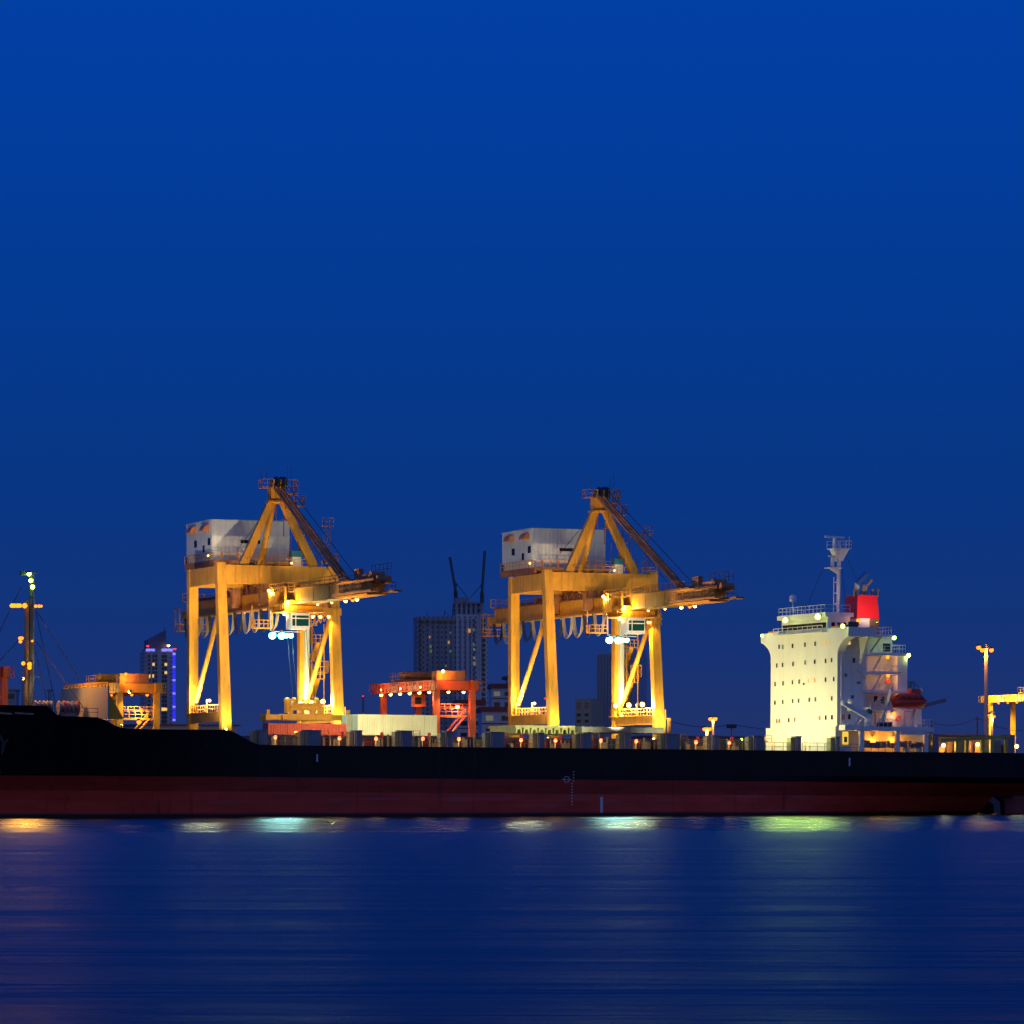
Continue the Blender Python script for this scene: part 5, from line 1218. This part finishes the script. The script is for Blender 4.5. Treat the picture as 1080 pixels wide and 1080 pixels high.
# beige building with faded red lettering, tall grey silo block and dark slab behind crane two
Y = 1100; s = Y/FPX
t = bld('warehouse_block', 615, Y, -24, 'beige warehouse block with faded red signs, between the legs of the second gantry crane', 'building')
b = MB(); b.box(-9*s, 9*s, 0, 9, 0, Z(737)); b.build('wall', BEIGE, t)
for x in (-5, 4):
    b = MB()
    for r_ in range(3):
        for c_ in range(4):
            b.box((x-2.2+c_*1.2)*s, (x-2.2+c_*1.2+.75)*s, -.08, .04, Z(742.5)-r_*.62, Z(742.5)+.36-r_*.62)
    b.build('faded_sign', SIGNR, t)
    for k in range(2): MB().box((x-2.2)*s, (x+2.4)*s, -.06, .05, Z(754+k*6.5)-.4, Z(754+k*6.5)+.4).build('window', WIND, t)
Y = 1300; s = Y/FPX
t = bld('silo_tower', 650, Y, -20, 'tall ribbed grey silo tower behind the right side of the second gantry crane', 'tower')
b = MB(); b.box(-21*s, 19*s, 0, 14, 0, Z(689)); b.box(-8*s, 19*s, 1, 13, Z(689), Z(684)); b.build('wall', TOWC, t)
for i in range(12): MB().box((-21+i*3.4)*s, (-20+i*3.4)*s, -.6, 0, 0, Z(689.5)).build('wall_rib', TOWA, t)
Y = 1500; s = Y/FPX
t = bld('office_slab', 669, Y, 8, 'narrow dark office slab with blue green glass, seen just left of the right leg of the second gantry crane', 'tower')
b = MB(); b.box(-7*s, 8*s, 0, 16, 0, Z(697)); b.build('wall', paint('slab_dark', (.08, .09, .12), .4, .2, .1), t)
for i in range(12): MB().box(-6.6*s, 1.5*s, -.08, .04, Z(702+i*5)-.5, Z(702+i*5)+.5).build('window', paint('glass_teal', (.08, .14, .17), .2, .2), t)
# thin chimney with a red beacon, far left of the red crane
Y = 1400; s = Y/FPX
t = bld('chimney', 383, Y, 0, 'slim dark chimney with a small red beacon, left of the red yard crane', 'chimney')
b = MB(); b.tube((0, 0, 0), (0, 0, Z(735)), 1.3*s*1.0, 1.1*s, n=14); b.build('stack', TOWB, t)
lamp(t, (0, -.5, Z(733.8)), G_REDL, 0, WARM, None, 90, .32, 'beacon')
# long sheds along the quay
def shed(px0, px1, py0, py1, bpl, label, rm=ROOFR, wm=BWHT):
    p = hit(QF, px0, py0, 1, bpl); q = hit(QF, px1, py0, 1, bpl); t = thing('dock_shed', QF @ Matrix.Translation((p.x, bpl, ZQ)), label, 'shed', 'long low dock sheds behind the ship')
    Lx = q.x-p.x; zt = p.z-ZQ; ze = hit(QF, (px0+px1)/2, py1, 1, bpl).z-ZQ
    b = MB(); b.box(0, Lx, .3, 18, 0, ze); b.build('wall', wm, t)
    b = MB(); b.prism([(-.6, ze), (18.6, ze), (18.6, ze+.25), (9, zt), (-.6, ze+.25)], 0, -.5, Lx+.5); b.build('roof', rm, t)
    for i in range(max(1, int(Lx/9))): MB().box(3+9*i, 7+9*i, .22, .32, 0, ze*.75).build('shutter', GREY, t)
shed(702, 795, 775, 778.5, BW+95, 'long shed with a red roof running left of the accommodation block')
shed(152, 250, 763, 765.5, BW+140, 'long pale shed with a dark red roof behind the left gantry crane')
shed(979, 1036, 774, 776, BW+130, 'dark roofed shed behind the stern, left of the yellow yard crane', DARK, BEIGE)
# overhead power lines with masts
def mast_line(pts, bpl, label):
    p = hit(QF, pts[0][0], pts[0][1], 1, bpl); t = thing('power_line', QF @ Matrix.Translation((p.x, bpl, ZQ)), label, 'power line')
    w_ = [hit(QF, a_, c_, 1, bpl)-V((p.x, bpl, ZQ)) for a_, c_ in pts]; b = MB()
    for u, v in zip(w_, w_[1:]):
        prev = u
        for k in range(1, 9):
            tt = k/8; m_ = u.lerp(v, tt)-V((0, 0, 1.0*4*tt*(1-tt))); b.tube(prev, m_, .05, n=4, caps=False); prev = m_
    b.build('wire', WIRE, t)
    for u in w_: MB().tube((u.x, .1, 0), (u.x, .1, u.z+.3), .14, n=6).build('mast', DARK, t)
mast_line([(697, 757), (772, 764), (905, 767)], BW+125, 'thin power wires strung behind the ship left of the accommodation block')
mast_line([(983, 762), (1031, 757), (1090, 770)], BW+160, 'thin power wires strung behind the stern')
# distant hammerhead crane at the far right and small radio mast
Y = 1300
t = thing('jib_crane', bframe(968, Y, 0), 'faint distant jib crane arm just right of the lifeboat', 'crane'); s = Y/FPX
b = MB(); b.tube((0, 0, 0), (0, 0, Z(745)), .5, n=8); b.build('mast', TOWB, t)
b = MB(); b.lattice((-4*s, 0, Z(747)), (29*s, 0, Z(738.5)), .8, .9, 8, .3); b.box(26*s, 30*s, -.5, .5, Z(740), Z(737)); b.build('jib', TOWB, t)
t = thing('radio_mast', bframe(52.5, Y, 0), 'thin dark lattice mast between the foremast and the breakwater', 'mast')
MB().lattice((0, 0, 0), (0, 0, Z(727)), .8, .8, 16, .2).build('mast', TOWB, t); MB().box(-1.2, 1.2, -.2, .2, Z(729), Z(727.5)).build('antenna', TOWB, t)

# ------------------------------------------------------------------ setting: water, quay, land
def water_mat():
    m, t, N, L = nt('river_water')
    out = N.new('ShaderNodeOutputMaterial'); b = N.new('ShaderNodeBsdfGlossy'); b.distribution = 'BECKMANN'; b.inputs['Color'].default_value = (.225, .30, .325, 1)
    df = N.new('ShaderNodeBsdfDiffuse'); df.inputs['Color'].default_value = (.0006, .0045, .012, 1); fr = N.new('ShaderNodeFresnel'); fr.inputs['IOR'].default_value = 1.33
    ms = N.new('ShaderNodeMixShader'); L.new(fr.outputs[0], ms.inputs[0]); L.new(df.outputs[0], ms.inputs[1]); L.new(b.outputs[0], ms.inputs[2]); L.new(ms.outputs[0], out.inputs[0])
    tc = N.new('ShaderNodeTexCoord'); h = None
    def noise(sc, mp_s, det):
        mp = N.new('ShaderNodeMapping'); mp.inputs['Scale'].default_value = mp_s; L.new(tc.outputs['Object'], mp.inputs[0])
        n = N.new('ShaderNodeTexNoise'); n.inputs['Scale'].default_value = sc; n.inputs['Detail'].default_value = det; L.new(mp.outputs[0], n.inputs['Vector']); return n.outputs['Fac']
    # a calm slick lies along the ship; further out the wind ruffles the water, with a few calm streaks left
    sp = N.new('ShaderNodeSeparateXYZ'); L.new(tc.outputs['Object'], sp.inputs[0])
    def math_(op, a, c):
        m_ = N.new('ShaderNodeMath'); m_.operation = op
        for k, v in enumerate((a, c)):
            if isinstance(v, (int, float)): m_.inputs[k].default_value = v
            else: L.new(v, m_.inputs[k])
        return m_.outputs[0]
    wob = math_('ADD', math_('MULTIPLY', math_('SUBTRACT', noise(.03, (.25, 1, 1), 5), .5), 130), math_('MULTIPLY', math_('SUBTRACT', noise(.09, (.30, 1, 1), 5), .5), 150))
    y = math_('ADD', sp.outputs[1], wob)
    def rng(src, a0, a1, b0, b1):
        q = N.new('ShaderNodeMapRange'); q.inputs[1].default_value = a0; q.inputs[2].default_value = a1; q.inputs[3].default_value = b0; q.inputs[4].default_value = b1; L.new(src, q.inputs[0]); return q.outputs[0]
    base = math_('ADD', rng(y, 330, 370, .46, .29), rng(noise(.13, (.14, 1, 1), 6), .35, .65, -.05, .07))
    streak = rng(noise(.05, (.12, 1, 1), 6), .60, .72, 0, .13)
    L.new(math_('MAXIMUM', math_('SUBTRACT', base, streak), .27), b.inputs['Roughness'])
    for sc, st_, di, mp_s, det in ((.10, 1.0, 1.5, (.14, 1.0, 1), 7), (.9, .7, .30, (.18, 1.0, 1), 4)):
        bp = N.new('ShaderNodeBump'); bp.inputs['Strength'].default_value = st_; bp.inputs['Distance'].default_value = di
        L.new(noise(sc, mp_s, det), bp.inputs['Height'])
        if h: L.new(h, bp.inputs['Normal'])
        h = bp.outputs[0]
    L.new(h, b.inputs['Normal']); return m
b = MB(); b._q([(-900, -150, 0), (900, -150, 0), (900, 900, 0), (-900, 900, 0)], [(0, 1, 2, 3)]); tag(b.build('water', water_mat()), kind='structure')
b = MB(); b.box(-700, 700, BQ, BQ+1.2, -4, ZQ+.0); b.box(-700, 700, BQ, BQ+.5, ZQ, ZQ+.3); q = b.build('quay_wall', CONC); q.matrix_world = QF
tag(q, 'grey concrete quay wall running behind the ship', 'quay wall')
b = MB(); b._q([(-1400, BQ+1.2, ZQ-.004), (1400, BQ+1.2, ZQ-.004), (1400, 2100, ZQ-.004), (-1400, 2100, ZQ-.004)], [(0, 1, 2, 3)]); g = b.build('ground', CONC); g.matrix_world = QF; tag(g, kind='structure')
b = MB()
for yy in (BWL+LY, BWL+G):
    for d in (-.0,): b.box(-300, 300, yy-.06, yy+.06, ZQ-.003, ZQ+.05)
g = b.build('crane_rail', GREY); g.matrix_world = QF; tag(g, 'steel crane rails laid along the quay under the gantry cranes', 'rails')

# ------------------------------------------------------------------ sky
wd = bpy.data.worlds.new('World'); bpy.context.scene.world = wd; wd.use_nodes = True
N, L = wd.node_tree.nodes, wd.node_tree.links; N.clear()
out = N.new('ShaderNodeOutputWorld'); bg = N.new('ShaderNodeBackground'); L.new(bg.outputs[0], out.inputs[0])
tc = N.new('ShaderNodeTexCoord'); sp = N.new('ShaderNodeSeparateXYZ'); L.new(tc.outputs['Generated'], sp.inputs[0])
r = N.new('ShaderNodeValToRGB'); cr = r.color_ramp
mr = N.new('ShaderNodeMapRange'); mr.inputs[1].default_value = 0; mr.inputs[2].default_value = .4; L.new(sp.outputs[2], mr.inputs[0]); L.new(mr.outputs[0], r.inputs[0])
stops = [(0, (.020, .030, .125)), (.03, (.015, .032, .142)), (.09, (.008, .033, .178)), (.17, (.003, .036, .218)), (.28, (.0012, .041, .270)), (.40, (.0008, .047, .335)), (.49, (.0006, .051, .372)), (1, (.0008, .055, .42))]
old = [(0, (.018, .030, .115)), (.03, (.013, .031, .125)), (.09, (.006, .031, .150)), (.17, (.002, .033, .185)), (.28, (.0008, .038, .245)), (.40, (.0006, .045, .320)), (.49, (.0006, .050, .370)), (1, (.0008, .055, .42))]
while len(cr.elements) < len(stops): cr.elements.new(.5)
for e, (p, c) in zip(cr.elements, stops): e.position = p; e.color = c+(1,)
# fill glow added low in the sky behind the viewer
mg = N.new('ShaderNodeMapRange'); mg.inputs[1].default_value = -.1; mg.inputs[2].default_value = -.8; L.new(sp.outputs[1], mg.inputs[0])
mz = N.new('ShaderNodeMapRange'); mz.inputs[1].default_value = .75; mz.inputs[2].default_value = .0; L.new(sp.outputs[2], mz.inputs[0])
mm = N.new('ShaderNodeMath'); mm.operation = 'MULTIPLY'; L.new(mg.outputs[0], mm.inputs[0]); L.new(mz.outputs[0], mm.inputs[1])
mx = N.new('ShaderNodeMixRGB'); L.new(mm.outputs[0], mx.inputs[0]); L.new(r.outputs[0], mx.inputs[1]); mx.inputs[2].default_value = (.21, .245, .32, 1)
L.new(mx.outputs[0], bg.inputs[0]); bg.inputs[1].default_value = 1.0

# ------------------------------------------------------------------ camera and render
cd = bpy.data.cameras.new('Camera'); cam = bpy.data.objects.new('Camera', cd); C.objects.link(cam)
cam.location = CAM; cam.rotation_euler = (math.pi/2, 0, 0)
cd.sensor_width = 36; cd.lens = 36*FPX/1080; cd.shift_y = (HOR-540)/1080; cd.clip_start = 1; cd.clip_end = 9000
sc = bpy.context.scene; sc.camera = cam
sc.view_settings.view_transform = 'Standard'; sc.view_settings.look = 'None'; sc.view_settings.exposure = 0; sc.view_settings.gamma = 1
sc.render.engine = 'CYCLES'; sc.cycles.use_denoising = True; sc.cycles.max_bounces = 6; sc.cycles.caustics_reflective = False; sc.cycles.caustics_refractive = False
sc.cycles.sample_clamp_indirect = 3; sc.cycles.volume_bounces = 0
